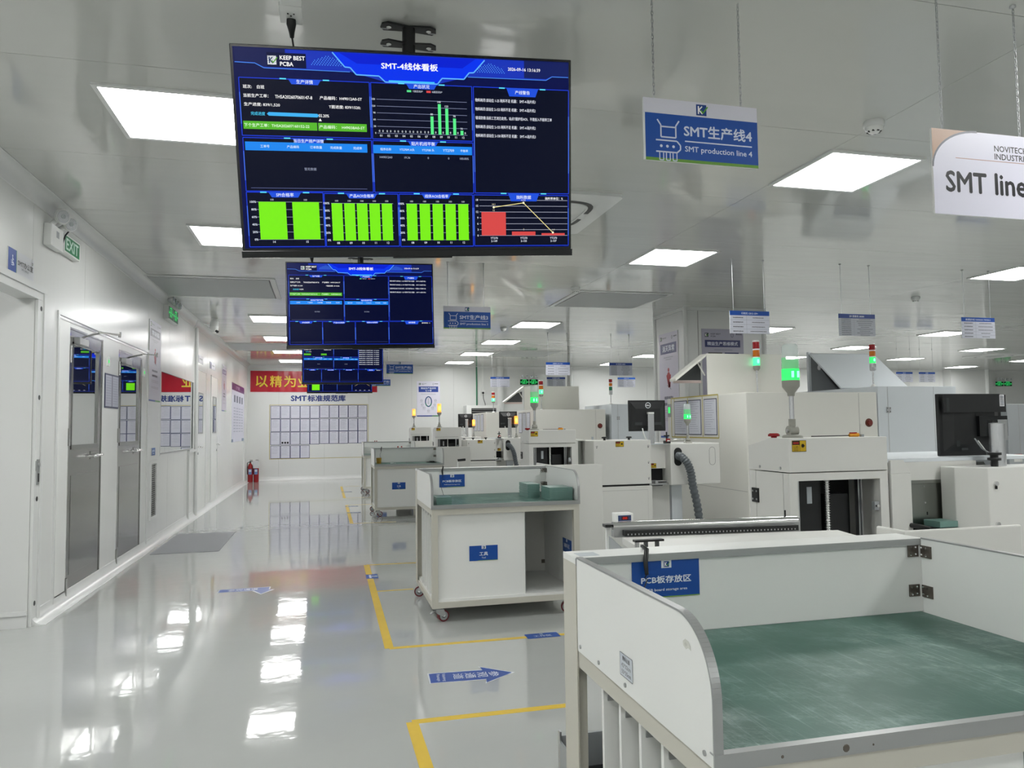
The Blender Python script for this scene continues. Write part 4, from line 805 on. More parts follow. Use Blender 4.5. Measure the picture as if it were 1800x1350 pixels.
# dark underside and metal details between cover box and hose box, lines 3 and 2
def hosebox(x0, x1, Y, z0, z1, label, hose=True, kind='green', tx=None, xl=None):
    D = .7; t = thing('printer_infeed_box', label, 'machine', ((x0+x1)/2, Y+D/2, 0), 'hose-fed boxes in front of the printers')
    b = MB(); b.box(x0, x1, Y, Y+D, z0, z1, WHITE); bd = b.build('housing', t, .008)
    b = MB(); hx = x0+.085; hz = z0+(z1-z0)*.68; pts = []
    for a0, cz in ((0, hz+.05), (180, hz-.05)):
        for k in range(9): a = math.radians(a0+22.5*k); pts.append((hx+.045*math.cos(a), cz+.045*math.sin(a)))
    b.prism(pts, 'y', Y-.002, Y-.0005, BLACK); b.build('hose_slot', bd)
    P = Print((0, Y-.0005, 0), XU, ZU, base=.0006); ox = x1-.09; oz = hz+.0
    rr = []
    for a0, cz in ((0, oz+.06), (180, oz-.06)):
        for k in range(9): a = math.radians(a0+22.5*k); rr.append((ox+.034*math.cos(a), cz+.034*math.sin(a)))
    P.line(rr+[rr[0]], .003, '55565a', 0); P.build('blank_cover', bd)
    if hose:
        pts = [(hx, Y+.03, hz+.005), (hx+.01, Y-.05, hz+.0), (hx+.05, Y-.10, hz-.06), (hx+.09, Y-.10, hz-.16), (hx+.12, Y-.08, hz-.3), (hx+.17, Y-.06, hz-.48), (hx+.2, Y-.05, hz-.68), (hx+.21, Y-.05, .05)]
        q = []; n = 110
        def cr(p, i, f):
            p0, p1, p2, p3 = [Vector(p[max(0, min(len(p)-1, i+k))]) for k in (-1, 0, 1, 2)]; return .5*((2*p1)+(-p0+p2)*f+(2*p0-5*p1+4*p2-p3)*f*f+(-p0+3*p1-3*p2+p3)*f**3)
        for i in range(n+1): u = i/n*(len(pts)-1); k = min(int(u), len(pts)-2); q.append(cr(pts, k, u-k))
        MB().tube(q, [.044 if (i % 4) in (0, 1) else .036 for i in range(len(q))], HOSE, 12).build('hose', t)
    # recessed left section with dark opening
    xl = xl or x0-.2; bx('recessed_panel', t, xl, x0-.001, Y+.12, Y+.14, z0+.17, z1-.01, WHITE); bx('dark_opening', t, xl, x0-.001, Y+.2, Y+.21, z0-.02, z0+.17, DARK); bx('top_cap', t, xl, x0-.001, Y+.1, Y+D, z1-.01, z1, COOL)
    b = MB(); b.box(xl, x0-.001, Y+.06, Y+.2, z0+.0, z0+.02, ALUE).cyl((xl, Y+.1, z0+.04), (x0-.001, Y+.1, z0+.04), .008, CHROME, n=8).box(xl+.05, xl+.08, Y+.02, Y+.1, z0+.02, z0+.05, ALU); b.build('rail', t)
    bx('leg_panel', t, xl, x0+.1, Y+.25, Y+.28, 0, z0-.001, WHITE); bx('leg_panel', t, x0+.12, x0+.24, Y+.24, Y+.4, 0, z0-.001, COOL)
    s_ = tx if tx else x0+.37*(x1-x0); warn(t, xl+.08, z0+.20, Y+.12, .06, .05)
    tower(t, s_, Y+(.15 if kind == 'green' else .06), z1, kind, .93 if kind == 'green' else .95, label='signal tower lit '+('green' if kind == 'green' else 'amber'))
    b = MB(); b.tube([(x0+.04, Y+.1, z1), (x0+.04, Y+.1, z1+.04), (x0+.22, Y+.1, z1+.04), (x0+.22, Y+.1, z1)], .004, CHROME, 6); b.build('grab_handle', t)
    return t
hosebox(3.49, 4.06, 7.16, .722, 1.153, 'white box with grey corrugated hose in front of the tall printer', kind='green', tx=3.77, xl=3.272); hosebox(3.19, 3.70, 13.4, .73, 1.14, 'distant white box with grey corrugated hose, third line', kind='amber', tx=3.45, xl=3.052)
hosebox(3.1, 3.6, 17.4, .73, 1.12, 'farthest white hose box of the last line', hose=False, kind='amber', tx=3.43)
def docs(x, ys_, z0, z1, txt, grp):
    for i, (a, c) in enumerate(ys_):
        t = thing('document_sleeve', txt[i], 'document', (x, (a+c)/2, z0), grp)
        bx('frame', t, x-.004, x-.0005, a, c, z0, z1, ink('1c2748')); P = Print((x-.004, c, z0), (0, -1, 0), ZU, step=.0004); w_ = c-a; h_ = z1-z0; P.rect(.010, .010, w_-.010, h_-.010, 'd4d6e0', 0)
        for k in range(14): P.scrib(.03, w_-.03-random.uniform(0, .4)*w_, h_*(.93-.063*k), .005, '7f8298', 1)
        P.build('sheet', t)
def printer(x0, x1, Y, D, zt, hy, hx1, hz, label, tx, ty, tz, hood=True):
    t = thing('solder_printer', label, 'machine', ((x0+x1)/2, Y+D/2, 0), 'tall white solder paste printers')
    b = MB(); b.box(x0, x1, Y, Y+D, 0, zt, WARM); bd = b.build('body', t, .006)
    b = MB(); xs_ = x1-(x1-x0)*.145; b.box(xs_, xs_+.004, Y-.0015, Y, .1, zt-.01, SEAM).box(x0+.02, x1-.02, Y-.0015, Y, .62, .624, SEAM).box(x0-.0015, x0, Y+.02, Y+D-.02, .62, .624, SEAM); b.build('door_seams', bd)
    cx_ = x1-.115; b = MB(); b.lathe((cx_, Y, 1.345), [(.048, -.001), (.046, -.008)], mat('brown_bezel', (.12, .035, .02), .4) if 'brown_bezel' not in MATS else MATS['brown_bezel'], 24, 'y'); b.lathe((cx_, Y-.008, 1.345), [(.03, 0), (.028, -.02)], mat('dull_red_button', (.16, .02, .015), .4) if 'dull_red_button' not in MATS else MATS['dull_red_button'], 18, 'y'); b.build('emergency_button', t)
    bx('handle', t, xs_-.09, xs_-.05, Y-.006, Y, .95, 1.14, LBL)
    # raised hood: open box with an awning flap on the left
    if hood:
        fy = hy+.17; hb = MB(); hb.box(x0+.01, hx1, hy, hy+.012, zt, hz, WARM).box(x0+.01, hx1, hy+.0125, fy, hz-.012, hz, WARM).box(hx1-.012, hx1, hy+.0125, fy, zt, hz-.0125, WARM); hb.build('hood', t)
        a0, a1 = (x0+.008, hz), (x0-.40, hz-.30); b = MB(); n = .02; fy = hy+.16
        b.add([(a0[0], hy, a0[1]), (a1[0], hy, a1[1]), (a1[0], fy, a1[1]), (a0[0], fy, a0[1]), (a0[0], hy, a0[1]-n*1.5), (a1[0], hy, a1[1]-n*1.5), (a1[0], fy, a1[1]-n*1.5), (a0[0], fy, a0[1]-n*1.5)], [(0, 1, 2, 3), (7, 6, 5, 4), (0, 4, 5, 1), (1, 5, 6, 2), (2, 6, 7, 3), (3, 7, 4, 0)], WARM); b.build('flap', t)
        b = MB(); b.prism([(x0-.33, hz-.31), (x0+.005, hz-.31), (x0+.005, hz-.1), (x0-.1, hz-.13)], 'y', fy-.012, fy-.006, DKGREY); b.build('flap_lining', t); bx('flap_lip', t, x0-.36, x0+.007, fy-.016, fy-.004, hz-.345, hz-.312, SKIN); MB().tube([(x0-.09, hy+.05, hz-.10), (x0+.006, hy+.05, hz-.26)], .009, WARM, 8).build('flap_strut', t)
    ragtower(t, tx, ty, zt, tz-zt, True, .042, label='signal tower with lit green lens')
    return t
printer(4.39, 6.04, 7.16, 1.9, 1.688, 8.0, 5.47, 2.19, 'tall white printer with raised hood and framed documents on its side', 5.03, 7.95, 2.35)
printer(3.80, 5.20, 13.4, 2.1, 1.662, 14.2, 4.95, 2.145, 'distant tall white printer with raised hood, third line', 4.10, 14.0, 2.25)
printer(3.72, 5.15, 17.4, 1.8, 1.70, 18.1, 4.9, 2.1, 'farthest white printer at the end of the last line', 3.97, 17.7, 2.2, hood=False)
P = Print((4.39, 8.95, 1.19), (0, -1, 0), ZU, base=.0003); P.line([(0, .0), (1.2, .0), (1.2, .50), (0, .50), (0, 0)], .016, 'b8a858', 0); [P.line([(u, 0), (u, .5)], .014, 'b8a858', 0) for u in (.09, .457, .83)]; tag(P.build('tape_outline', None), 'yellow tape outlines around the framed documents on the printer side', 'tape')
docs(4.39, [(8.51, 8.86), (8.155, 8.475), (7.78, 8.08)], 1.222, 1.65, ['narrow dark-framed document on the printer side, nearest the monitor', 'narrow dark-framed document on the printer side behind the small green tower', 'narrow dark-framed document on the printer side, nearest the front edge'], 'documents on the printer side')
docs(3.80, [(14.35, 14.6), (14.05, 14.3), (13.75, 14.0)], 1.22, 1.62, ['pale document on the third line printer side, farthest back', 'pale document on the third line printer side, middle', 'pale document on the third line printer side, front'], 'documents on distant printers')
docs(3.72, [(18.5, 18.8), (18.1, 18.4), (17.7, 18.0)], 1.25, 1.66, ['pale document on the farthest printer side, back', 'pale document on the farthest printer side, middle', 'pale document on the farthest printer side, front'], 'documents on distant printers')
b = MB(); b.box(4.382, 4.3895, 8.95, 9.04, 1.45, 1.62, GREYP).box(4.379, 4.382, 8.97, 9.02, 1.5, 1.58, LITG); tag(b.build('small_control_panel'), 'small green-lit control panel on the printer side behind the monitor', 'control panel')
def spi(x0, x1, Y, D, zt, label, lid=True, lit=True):
    t = thing('inspection_machine', label, 'machine', ((x0+x1)/2, Y+D/2, 0), 'cool white inspection machines')
    bd = MB().box(x0, x1, Y, Y+D, 0, zt, COOL).build('body', t, .004); MB().box(x0+.13, x0+.134, Y-.0015, Y, .1, zt-.005, SEAM).box(x1-.32, x1-.317, Y-.0015, Y, .1, zt-.005, SEAM).build('door_seams', bd)
    for z in (zt-.27, zt-.95):
        h_ = bx('hinge', t, x0+.11, x0+.165, Y-.009, Y-.001, z-.032, z+.032, ALU); b = MB()
        for dx in (.12, .155):
            for dz in (-.02, .02): b.cyl((x0+dx, Y-.011, z+dz), (x0+dx, Y-.0085, z+dz), .006, BLACK, n=8)
        b.build('screws', h_)
    if lid:
        bx('lid_support', t, x0+.15, x1+.05, Y+D-.05, Y+D-.03, zt, zt+.52, GREYP); bx('support_post', t, x0+.13, x0+.165, Y+D-.07, Y+D-.03, zt, zt+.53, COOL); b = MB()
        ya, za, yb_, zb_ = Y+.79, zt+.012, Y+D-.075, zt+.50; th = .02
        b.add([(x0+.13, ya, za), (x1+.05, ya, za), (x1+.05, yb_, zb_), (x0+.13, yb_, zb_), (x0+.13, ya-.02, za+.01), (x1+.05, ya-.02, za+.01), (x1+.05, yb_-.02, zb_+.01), (x0+.13, yb_-.02, zb_+.01)], [(0, 1, 2, 3), (4, 7, 6, 5), (0, 4, 5, 1), (1, 5, 6, 2), (2, 6, 7, 3), (3, 7, 4, 0)], COOL); b.build('lid', t, .002)
        b = MB(); b.tube([(x0+.16, Y+.86, zt), (x0+.16, Y+1.18, zt+.30)], .014, BLACK, 8); b.cyl((x0+.14, Y+1.2, zt+.31), (x0+.18, Y+1.2, zt+.31), .035, CHROME, n=12); b.build('gas_strut', t); bx('latch', t, x0+.55, x0+.68, Y+.735, Y+.749, zt, zt+.014, BLACK)
    ragtower(t, x0+.035, Y+.1, zt, .50, lit, .034, label='signal tower with %s green lens' % ('brightly lit' if lit else 'unlit'), deep=True)
    return t
spi(6.08, 7.16, 7.19, 1.47, 1.757, 'cool white inspection machine with raised wedge lid behind the black monitor'); spi(5.32, 6.45, 13.4, 1.5, 1.757, 'distant cool white inspection machine left of the white column', lid=False, lit=False)
o = bx('grey_machine', None, 7.85, 10.2, 7.16, 9.0, 0, 1.545, GREYP, .006); tag(o, 'grey machine cabinet at the far right edge behind the monitor', 'machine')
P = Print((7.92, 7.16, .86), XU, ZU); P.rect(0, 0, .12, .09, 'd0d0cc', 0); P.rect(0, .06, .12, .09, 'b03028', .5); P.build('warning_label', o)
MB().box(8.02, 8.024, 7.158, 7.16, .1, 1.54, SEAM).box(7.86, 10.1, 7.158, 7.16, .93, .934, SEAM).build('door_seams', o)
# ------------------------------------------------------------------ computer monitors on stands
def monitor(x0, x1, y, z0, z1, label, badge=True, zb=1.15):
    t = thing('computer_monitor', label, 'computer monitor', ((x0+x1)/2, y, z0), 'black monitors seen from behind'); b = MB(); b.box(x0, x1, y, y+.02, z0, z1, BLACK); b.build('screen_shell', t, .004)
    cx_ = (x0+x1)/2; w_ = x1-x0; h_ = z1-z0
    b = MB(); b.add([(x0+.02, y, z0+.02), (x1-.02, y, z0+.02), (x1-.02, y, z1-.02), (x0+.02, y, z1-.02), (x0+.07, y-.025, z0+.06), (x1-.07, y-.025, z0+.06), (x1-.07, y-.025, z1-.09), (x0+.07, y-.025, z1-.09)], [(4, 5, 6, 7), (0, 4, 7, 3), (1, 2, 6, 5), (3, 7, 6, 2), (0, 1, 5, 4), (0, 3, 2, 1)], BLACK); b.build('rear_bulge', t, .004)
    b = MB(); yb_ = y-.034
    if badge:
        b.box(cx_-.02, cx_+.05, yb_-.03, yb_, zb, z0+h_*.55, ALUP); st = b.build('stand', t, .004); MB().box(cx_-.018, cx_+.048, yb_-.035, yb_-.001, z0+h_*.55, z0+h_*.61, LAM).build('stand_cap', st)
        P = Print((cx_, y-.0255, z1-.055), XU, ZU, base=.0004); P.ring(0, 0, .031, .006, 'e4e8ec', 0, 24); P.text('DELL', 0, 0, .042, .013, 'f0f2f4', 0, .03); P.build('badge', t)
        b = MB()
        for k in (-1, 1): 
            for j in range(5): b.box(cx_+k*.11-.04, cx_+k*.11+.04, y-.027, y-.0255, z0+.065+j*.006, z0+.068+j*.006, DKGREY)
        b.build('ports', t)
        b = MB(); b.tube([(cx_-.07, y-.03, z0+.03), (cx_-.07, y-.05, z0-.02), (cx_-.03, y-.04, z0-.10)], .006, LAM, 6); b.build('cable', t)
    return t
monitor(3.10, 3.52, 7.32, 1.285, 1.612, 'black monitor with round badge on a silver stand between the two white boxes', zb=1.154); monitor(3.155, 3.50, 13.58, 1.33, 1.635, 'distant black monitor with round badge, third line', zb=1.141); monitor(3.08, 3.44, 17.58, 1.34, 1.67, 'farthest black monitor with round badge, last line', zb=1.121)
for (x, y, z, lb) in ((3.47, 7.2, 1.155, 'small red and black clamp beside the second line monitor'), (3.12, 13.45, 1.143, 'small red and black clamp below the third line monitor')):
    t = thing('clamp', lb, 'clamp', (x, y, z)); MB().box(x-.03, x+.03, y-.03, y+.02, z, z+.03, BLACK).box(x-.024, x+.024, y-.034, y-.03, z+.02, z+.05, OFFR).box(x-.01, x+.02, y-.036, y-.034, z+.022, z+.034, LAM).build('body', t); MB().cyl((x, y, z+.03), (x, y, z+.12), .008, BLACK, n=8).cyl((x-.03, y, z+.08), (x+.03, y, z+.08), .008, BLACK, n=8).build('knob', t)
# nearest monitor (line 4), seen from behind
t = monitor(3.07, 3.47, 3.2, 1.17, 1.492, 'large black monitor seen from behind at the right edge with barcode sticker', badge=False)
bx('rear_band', t, 3.075, 3.465, 3.165, 3.174, 1.395, 1.485, BLACK); bx('vesa_plate', t, 3.28, 3.46, 3.155, 3.174, 1.27, 1.375, BLACKG); bx('bracket', t, 3.36, 3.42, 3.12, 3.155, 1.25, 1.355, ALU)
P = Print((3.455-.03, 3.165, 1.435), XU, ZU); P.rect(0, -.01, .03, .05, 'd0d2d6', 0)
for k in range(8): P.rect(.004, -.005+k*.0065, .026, -.002+k*.0065, '303236', 1)
P.build('barcode_sticker', t); P = Print((3.09, 3.165, 1.40), XU, ZU); P.rect(0, .0, .016, .07, '2c2f31', 0); P.build('label', t)
P = Print((3.15, 3.1742, 1.20), XU, ZU, base=.0); P.rect(.0, .02, .02, .05, '2a2e30', 2); P.rect(.03, .0, .07, .012, '3c4042', 2); P.build('ports', t)
b = MB(); b.tube([(3.24, 3.15, 1.26), (3.25, 3.12, 1.21), (3.29, 3.1, 1.178), (3.34, 3.1, 1.185), (3.38, 3.12, 1.23)], .004, GREYP, 6).tube([(3.26, 3.15, 1.25), (3.28, 3.12, 1.19), (3.32, 3.1, 1.176)], .003, LAM, 6); b.build('cable', t)
b = MB(); b.cyl((3.243, 3.02, 1.128), (3.243, 3.02, 1.335), .035, ALUP, n=28); b.cyl((3.243, 3.02, 1.335), (3.243, 3.02, 1.339), .034, ALU, n=28); tag(b.build('pillar'), 'round brushed aluminium pillar in front of the nearest black monitor', 'pillar')

# ------------------------------------------------------------------ conveyor table behind the nearest cart
t = thing('conveyor', 'conveyor table with chrome rail and toothed belt behind the nearest cart', 'conveyor', (0, 0, 0)); L_ = .82
bx('side_panel', t, 0, .012, .0, .46, 0, .93, GREYP); MB().prism([(0, .90), (.46, .955), (.46, 0), (0, 0)], 'x', -.004, 0, GREYP).build('side_plate', t); bx('edge_strip', t, -.012, .0, .445, .462, 0, .985, LAM)
b = MB(); b.prism([(.0, .93), (.0, .952), (.34, .962), (.34, .94)], 'x', .014, L_, WHITE); b.build('white_tray', t); bx('front_apron', t, .012, L_, 0, .013, .5, .93, WHITE)
b = MB(); L2_ = .70; b.box(.03, L2_-.02, .36, .385, .963, .982, BLACK); k = 0
while .04+k*.013 < L2_-.03: b.box(.04+k*.013, .044+k*.013, .3585, .36, .966, .971, ALU); k += 1
b.build('toothed_belt', t); MB().box(.0, L2_, .39, .43, .955, .99, ALUE).cyl((.0, .41, .992), (L2_, .41, .992), .016, CHROME, n=16).build('chrome_rail', t); bx('end_block', t, -.02, .05, .43, .47, .985, .995, BLACK); MB().box(L2_-.05, L2_+.01, .40, .44, .99, 1.004, ALUE).box(L2_-.045, L2_-.04, .41, .415, 1.004, 1.03, BLACK).build('end_bracket', t)
bx('body', t, .012, L_, .014, .44, 0, .5, GREYP)
t.location = (.95, 2.10, 0); t.rotation_euler = (0, 0, -.10)
t = thing('guide_bracket', 'small black-topped bracket standing behind the nearest cart ledge', 'bracket', (.9, 2.0, 1.0)); b = MB(); b.box(.868, .958, 2.02, 2.04, 1.012, 1.018, BLACK); b.build('top_bar', t); b = MB(); b.box(.872, .880, 2.02, 2.035, .95, 1.012, ALU).box(.90, .908, 2.022, 2.035, .95, 1.012, DKGREY).box(.935, .943, 2.022, 2.035, .95, 1.012, DKGREY); b.build('post', t)
t = thing('digital_counter', 'small white counter with red digits on the chrome rail end', 'counter', (1.04, 2.52, 1.0)); bx('case', t, 1.01, 1.075, 2.515, 2.56, .985, 1.035, LAM, .003); P = Print((1.016, 2.515, 1.008), XU, ZU); P.rect(0, 0, .05, .02, '243a66', 0); P.rect(.012, .004, .040, .016, '3a0c0c', .5); P.build('face', t); P = Print((1.016, 2.515, 1.008), XU, ZU, kind='e'); P.text('00', .026, .010, .016, .008, 'e03020', 1.5); P.build('digits', t)
t = thing('grey_tray', 'small grey metal tray box on the floor left of the nearest cart', 'tray', (.9, 2.2, 0)); b = MB(); b.box(.735, .742, 1.972, 2.355, 0, .335, GREYP).box(.735, .925, 1.965, 1.9715, 0, .335, GREYP).box(.742, .925, 2.36, 2.37, 0, .35, GREYP).box(.735, .742, 2.355, 2.372, 0, .365, ALU).box(.742, .925, 2.2, 2.215, .28, .295, LAM); b.build('shell', t); bx('contents', t, .743, .92, 1.98, 2.35, 0, .25, BLACK)
t = thing('hand_crank', 'small black-handled crank behind the second cart', 'crank', (1.16, 6.5, 1.0)); b = MB(); b.tube([(1.13, 6.5, .961), (1.13, 6.5, 1.06)], .006, LAM, 8); b.build('shaft', t); MB().cyl((1.13, 6.5, 1.06), (1.20, 6.5, 1.065), .011, BLACK, n=10).build('grip', t)
b = MB(); b.box(1.06, 1.95, 6.45, 6.9, .0, .96, WHITE); tag(b.build('low_conveyor', None, .004), 'low white conveyor body between the second cart and its loader', 'conveyor')

# ------------------------------------------------------------------ left wall: stainless doors
def sdoor(n, y0, y1, label):
    x = WX; b = MB(); zt = 2.2 if n == 1 else 2.165; st = .085
    g0, g1, gz0, gz1 = y0+st, y1-st-.02, 1.21, zt-.11
    b.box(x-.05, x-.004, y0, g0, .01, zt, STEEL).box(x-.05, x-.004, g1, y1, .01, zt, STEEL).box(x-.05, x-.004, g0, g1, gz1, zt, STEEL).box(x-.05, x-.004, g0, g1, .01, gz0, STEEL)
    d = struct(b.build('door_%d' % n)); b = MB(); b.box(x-.02, x-.002, y0, y0+.02, 0, zt+.02, CHROME).box(x-.02, x+.002, y1-.015, y1, 0, zt, STEEL).box(x-.02, x+.002, y0, y1, zt-.015, zt+.0, STEEL); b.build('frame', d)
    bx('pane', d, x-.022, x-.014, g0, g1, gz0, gz1, GLASSM); b = MB(); f = .018
    b.box(x-.016, x-.0, g0, g0+f, gz0, gz1, STEEL).box(x-.016, x, g1-f, g1, gz0, gz1, STEEL).box(x-.016, x+.001, g0, g1, gz0-.005, gz0+.035, BRUSH).box(x-.016, x, g0, g1, gz1-f, gz1, STEEL); b.build('glazing_bead', d)
    b = MB(); b.box(x-.0045, x-.001, g0+.01, g1-.01, .2, 1.0, STEEL); b.build('kick_panel', d, .001)
    for z in (2.0, 1.33, .14): MB().box(x-.004, x+.012, y0-.012, y0+.018, z-.09, z+.05, STEEL).cyl((x+.008, y0, z-.09), (x+.008, y0, z+.05), .009, CHROME, n=10).build('hinge', d)
    h_ = MB(); hy = y1-.30; h_.box(x-.004, x+.002, hy-.02, y1-.10, 1.11, 1.18, STEEL); h_.tube([(x+.0, y1-.13, 1.145), (x+.05, y1-.13, 1.145), (x+.055, y1-.2, 1.145), (x+.055, y1-.42, 1.14)], .010, CHROME, 10); h_.tube([(x, y1-.42, 1.14), (x+.06, y1-.42, 1.14)], .012, CHROME, 10); h_.build('handle', d)
    b = MB(); b.box(x-.004, x+.045, y0+.10, y0+.34, zt-.13, zt-.07, ALUE); b.build('door_closer', d, .004); b = MB(); b.tube([(x+.03, y0+.22, zt-.06), (x+.12, y0+.14, zt-.045), (x+.20, y0+.05, zt-.04)], .010, CHROME, 8).tube([(x+.20, y0+.05, zt-.035), (x+.26, y0+.42, zt-.01)], .008, CHROME, 8); b.lathe((x+.26, y0+.43, zt-.03), [(.012, 0), (.014, .045)], CHROME, 10); b.build('closer_arm', d)
    return d
sdoor(1, 6.68, 7.60, ''); sdoor(2, 8.15, 9.12, '')
b = MB(); s_ = .03
b.box(WX-.002, WX+.012, 6.37, 6.40, 0, 2.2595, TRIM).box(WX-.002, WX+.012, 6.37, 9.42, 2.26, 2.29, TRIM).box(WX-.002, WX+.004, 6.4005, 6.66, 0, 2.23, LAM).box(WX-.002, WX+.012, 9.39, 9.42, 0, 2.2595, TRIM).box(WX-.002, WX+.005, 6.4005, 9.3895, 2.235, 2.2595, STEEL); struct(b.build('trim_6'))
for (y, lb) in ((7.76, 'right of the first stainless door'), (9.2, 'right of the second stainless door')):
    t = thing('door_release_button', 'small green-lit exit button '+lb, 'switch', (WX, y, 2.02), 'door release buttons'); bx('plate', t, WX, WX+.01, y-.04, y+.04, 1.97, 2.06, LAM, .001); bx('button', t, WX+.01, WX+.014, y-.008, y+.008, 2.0, 2.03, LITG)
t = thing('framed_notice', 'pair of navy-framed notices between the stainless doors', 'document', (WX, 7.9, 1.58)); bx('frame', t, WX+.0005, WX+.006, 7.67, 8.14, 1.575, 1.90, ink('1c2a52')); P = Print((WX+.006, 7.67, 1.575), YU, ZU)
for a in (.015, .245): 
    P.rect(a, .015, a+.21, .31, 'b9bccb', 0)
    for k in range(11): P.scrib(a+.02, a+.19, .285-.024*k, .006, '8c90a6', 1)
P.build('sheet', t)
# window
wdw = struct(MB().box(WX-.03, WX+.004, WINO[0]-.03, WINO[0], WINO[2]-.03, WINO[3]+.03, TRIM).box(WX-.03, WX+.004, WINO[1], WINO[1]+.03, WINO[2]-.03, WINO[3]+.03, TRIM).box(WX-.03, WX+.004, WINO[0], WINO[1], WINO[3], WINO[3]+.03, TRIM).box(WX-.03, WX+.004, WINO[0], WINO[1], WINO[2]-.03, WINO[2], TRIM).build('window_1'))
bx('pane', wdw, WX-.012, WX-.006, WINO[0], WINO[1], WINO[2], WINO[3], GLASSM); bx('sill', wdw, WX-.006, WX+.008, WINO[0]-.01, WINO[1]+.01, WINO[2]-.012, WINO[2]+.01, ALUE)
# posts, louvre grille, small sign
b = MB(); b.cyl((WX+.02, 12.66, 0), (WX+.02, 12.66, 2.98), .028, TRIM, n=12); struct(b.build('trim_7'))
b = MB(); b.box(WX, WX+.035, 12.04, 12.62, 1.02, 1.06, TRIM).box(WX, WX+.03, 12.03, 12.07, 0, 1.06, TRIM); struct(b.build('trim_8'))
b = MB(); b.box(WX, WX+.03, 19.95, 20.0, 0, 1.1, TRIM); struct(b.build('trim_9'))
t = thing('louvre_grille', 'tall white air return grille low on the left wall before the window', 'vent', (WX, 9.74, .3)); b = MB(); b.box(WX, WX+.018, 9.57, 9.61, .30, 1.0, TRIM).box(WX, WX+.018, 9.87, 9.91, .30, 1.0, TRIM).box(WX, WX+.018, 9.61, 9.87, .30, .34, TRIM).box(WX, WX+.018, 9.61, 9.87, .96, 1.0, TRIM); b.build('frame', t); bx('backing', t, WX, WX+.002, 9.61, 9.87, .34, .96, BLACK)
sl = MB().add([(WX+.003, 9.612, .345), (WX+.003, 9.868, .345), (WX+.016, 9.868, .357), (WX+.016, 9.612, .357), (WX+.003, 9.612, .347), (WX+.003, 9.868, .347), (WX+.016, 9.868, .359), (WX+.016, 9.612, .359)], [(0, 1, 2, 3), (4, 7, 6, 5), (0, 4, 5, 1), (2, 6, 7, 3), (1, 5, 6, 2), (3, 7, 4, 0)], TRIM).build('slat', t)
for k in range(1, 25): o = sl.copy(); COL.objects.link(o); o.parent = t; o.location = (0, 0, k*.0248)
def wsign(name, y0, y1, z0, z1, label, draw, cat='sign', grp=None, x=WX, th=.006, base='e0e0e8'):
    t = thing(name, label, cat, (x, (y0+y1)/2, z0), grp); bx('board', t, x+.0005, x+th, y0, y1, z0, z1, LAM); P = Print((x+th, y0, z0), YU, ZU); P.rect(0, 0, y1-y0, z1-z0, base, 0); draw(P, y1-y0, z1-z0); P.build('lettering', t); return t
wsign('wall_sign', 9.64, 9.83, 1.06, 1.15, 'small blue sign above the air return grille', lambda P, w, h: (P.rect(0, 0, w, h, '1c55a4', 1), P.scrib(.03, w-.03, h*.6, .03, 'c8d8ee', 2), P.scrib(.05, w-.05, h*.25, .012, 'c8d8ee', 2)))
def d_office(P, w, h): P.rect(0, 0, w*.3, h, '1d459a', 1); P.rect(w*.3, 0, w*.315, h, '5a9a40', 1); P.text('SMT办公室', w*.655, h*.52, w*.6, h*.27, '222428', 2, .02); P.text('SMT OFFICE', w*.64, h*.28, w*.28, h*.09, '777a80', 2); P.logo(w*.93, h*.78, h*.13, '26303c'); P.disc(w*.16, h*.68, .008, 'd8e0f0', 2, 10); P.line([(w*.16, h*.62), (w*.155, h*.42), (w*.2, h*.36), (w*.2, h*.28)], .012, 'd8e0f0', 2); P.line([(w*.16, h*.57), (w*.2, h*.52)], .008, 'd8e0f0', 2); P.line([(w*.11, h*.5), (w*.12, h*.36), (w*.18, h*.36)], .006, 'd8e0f0', 2); P.line([(w*.12, h*.28), (w*.18, h*.28)], .006, 'd8e0f0', 2)
wsign('door_sign', 5.42, 5.86, 2.41, 2.56, 'white and blue office door sign reading SMT above the open doorway', d_office, base='c6c8cc')
def d_poster(title, col, fig):
    def f(P, w, h):
        P.logo(w*.12, h*.95, w*.09, '26303c'); P.text('KEEP BEST', w*.2, h*.955, w*.22, h*.012, '26303c', 2, .01, 'l'); P.text('0', w*.7, h*.95, w*.06, h*.035, '26303c', 2, 0); P.scrib(w*.78, w*.95, h*.955, h*.014, '26303c', 2)
        P.rect(w*.08, h*.80, w*.92, h*.90, col, 1); P.text(title, w*.5, h*.85, w*.62, h*.06, 'dfe4f0', 2, .012); P.scrib(w*.25, w*.75, h*.765, h*.009, '8a8d98', 2); P.scrib(w*.35, w*.65, h*.745, h*.009, '8a8d98', 2)
        P.line([(w*.42, h*.60), (w*.52, h*.48), (w*.56, h*.60)], w*.1, fig, 1.5); P.disc(w*.49, h*.58, h*.045, fig, 2, 14, w*.09); P.disc(w*.49, h*.645, h*.02, fig, 2, 12, w*.045); P.line([(w*.40, h*.50), (w*.6, h*.46)], w*.03, '9a9ca8', 1)
        for k, v in enumerate((.38, .32)): P.scrib(w*.25, w*.72, h*v, h*.03, '3c3e52', 2)
        for v in (.26, .24, .18, .165): P.scrib(w*.2, w*.8, h*v, h*.007, '9a8c98', 2)
        P.rect(0, 0, w*.55, h*.018, '2a50a0', 1); P.rect(w*.55, 0, w, h*.018, '5a9a60', 1)
    return f
wsign('wall_poster', 9.44, 10.07, 1.705, 2.665, 'tall pale poster with red figure beside the second stainless door', d_poster('零缺陷', '3a3c58', 'a83040'), 'poster', base='c9c7d4')
wsign('wall_poster', 15.78, 16.48, 1.735, 2.668, 'tall pale poster with purple heading left of the far notice board', d_poster('品质', '5a2a78', 'b06070'), 'poster', base='ccc6d4')
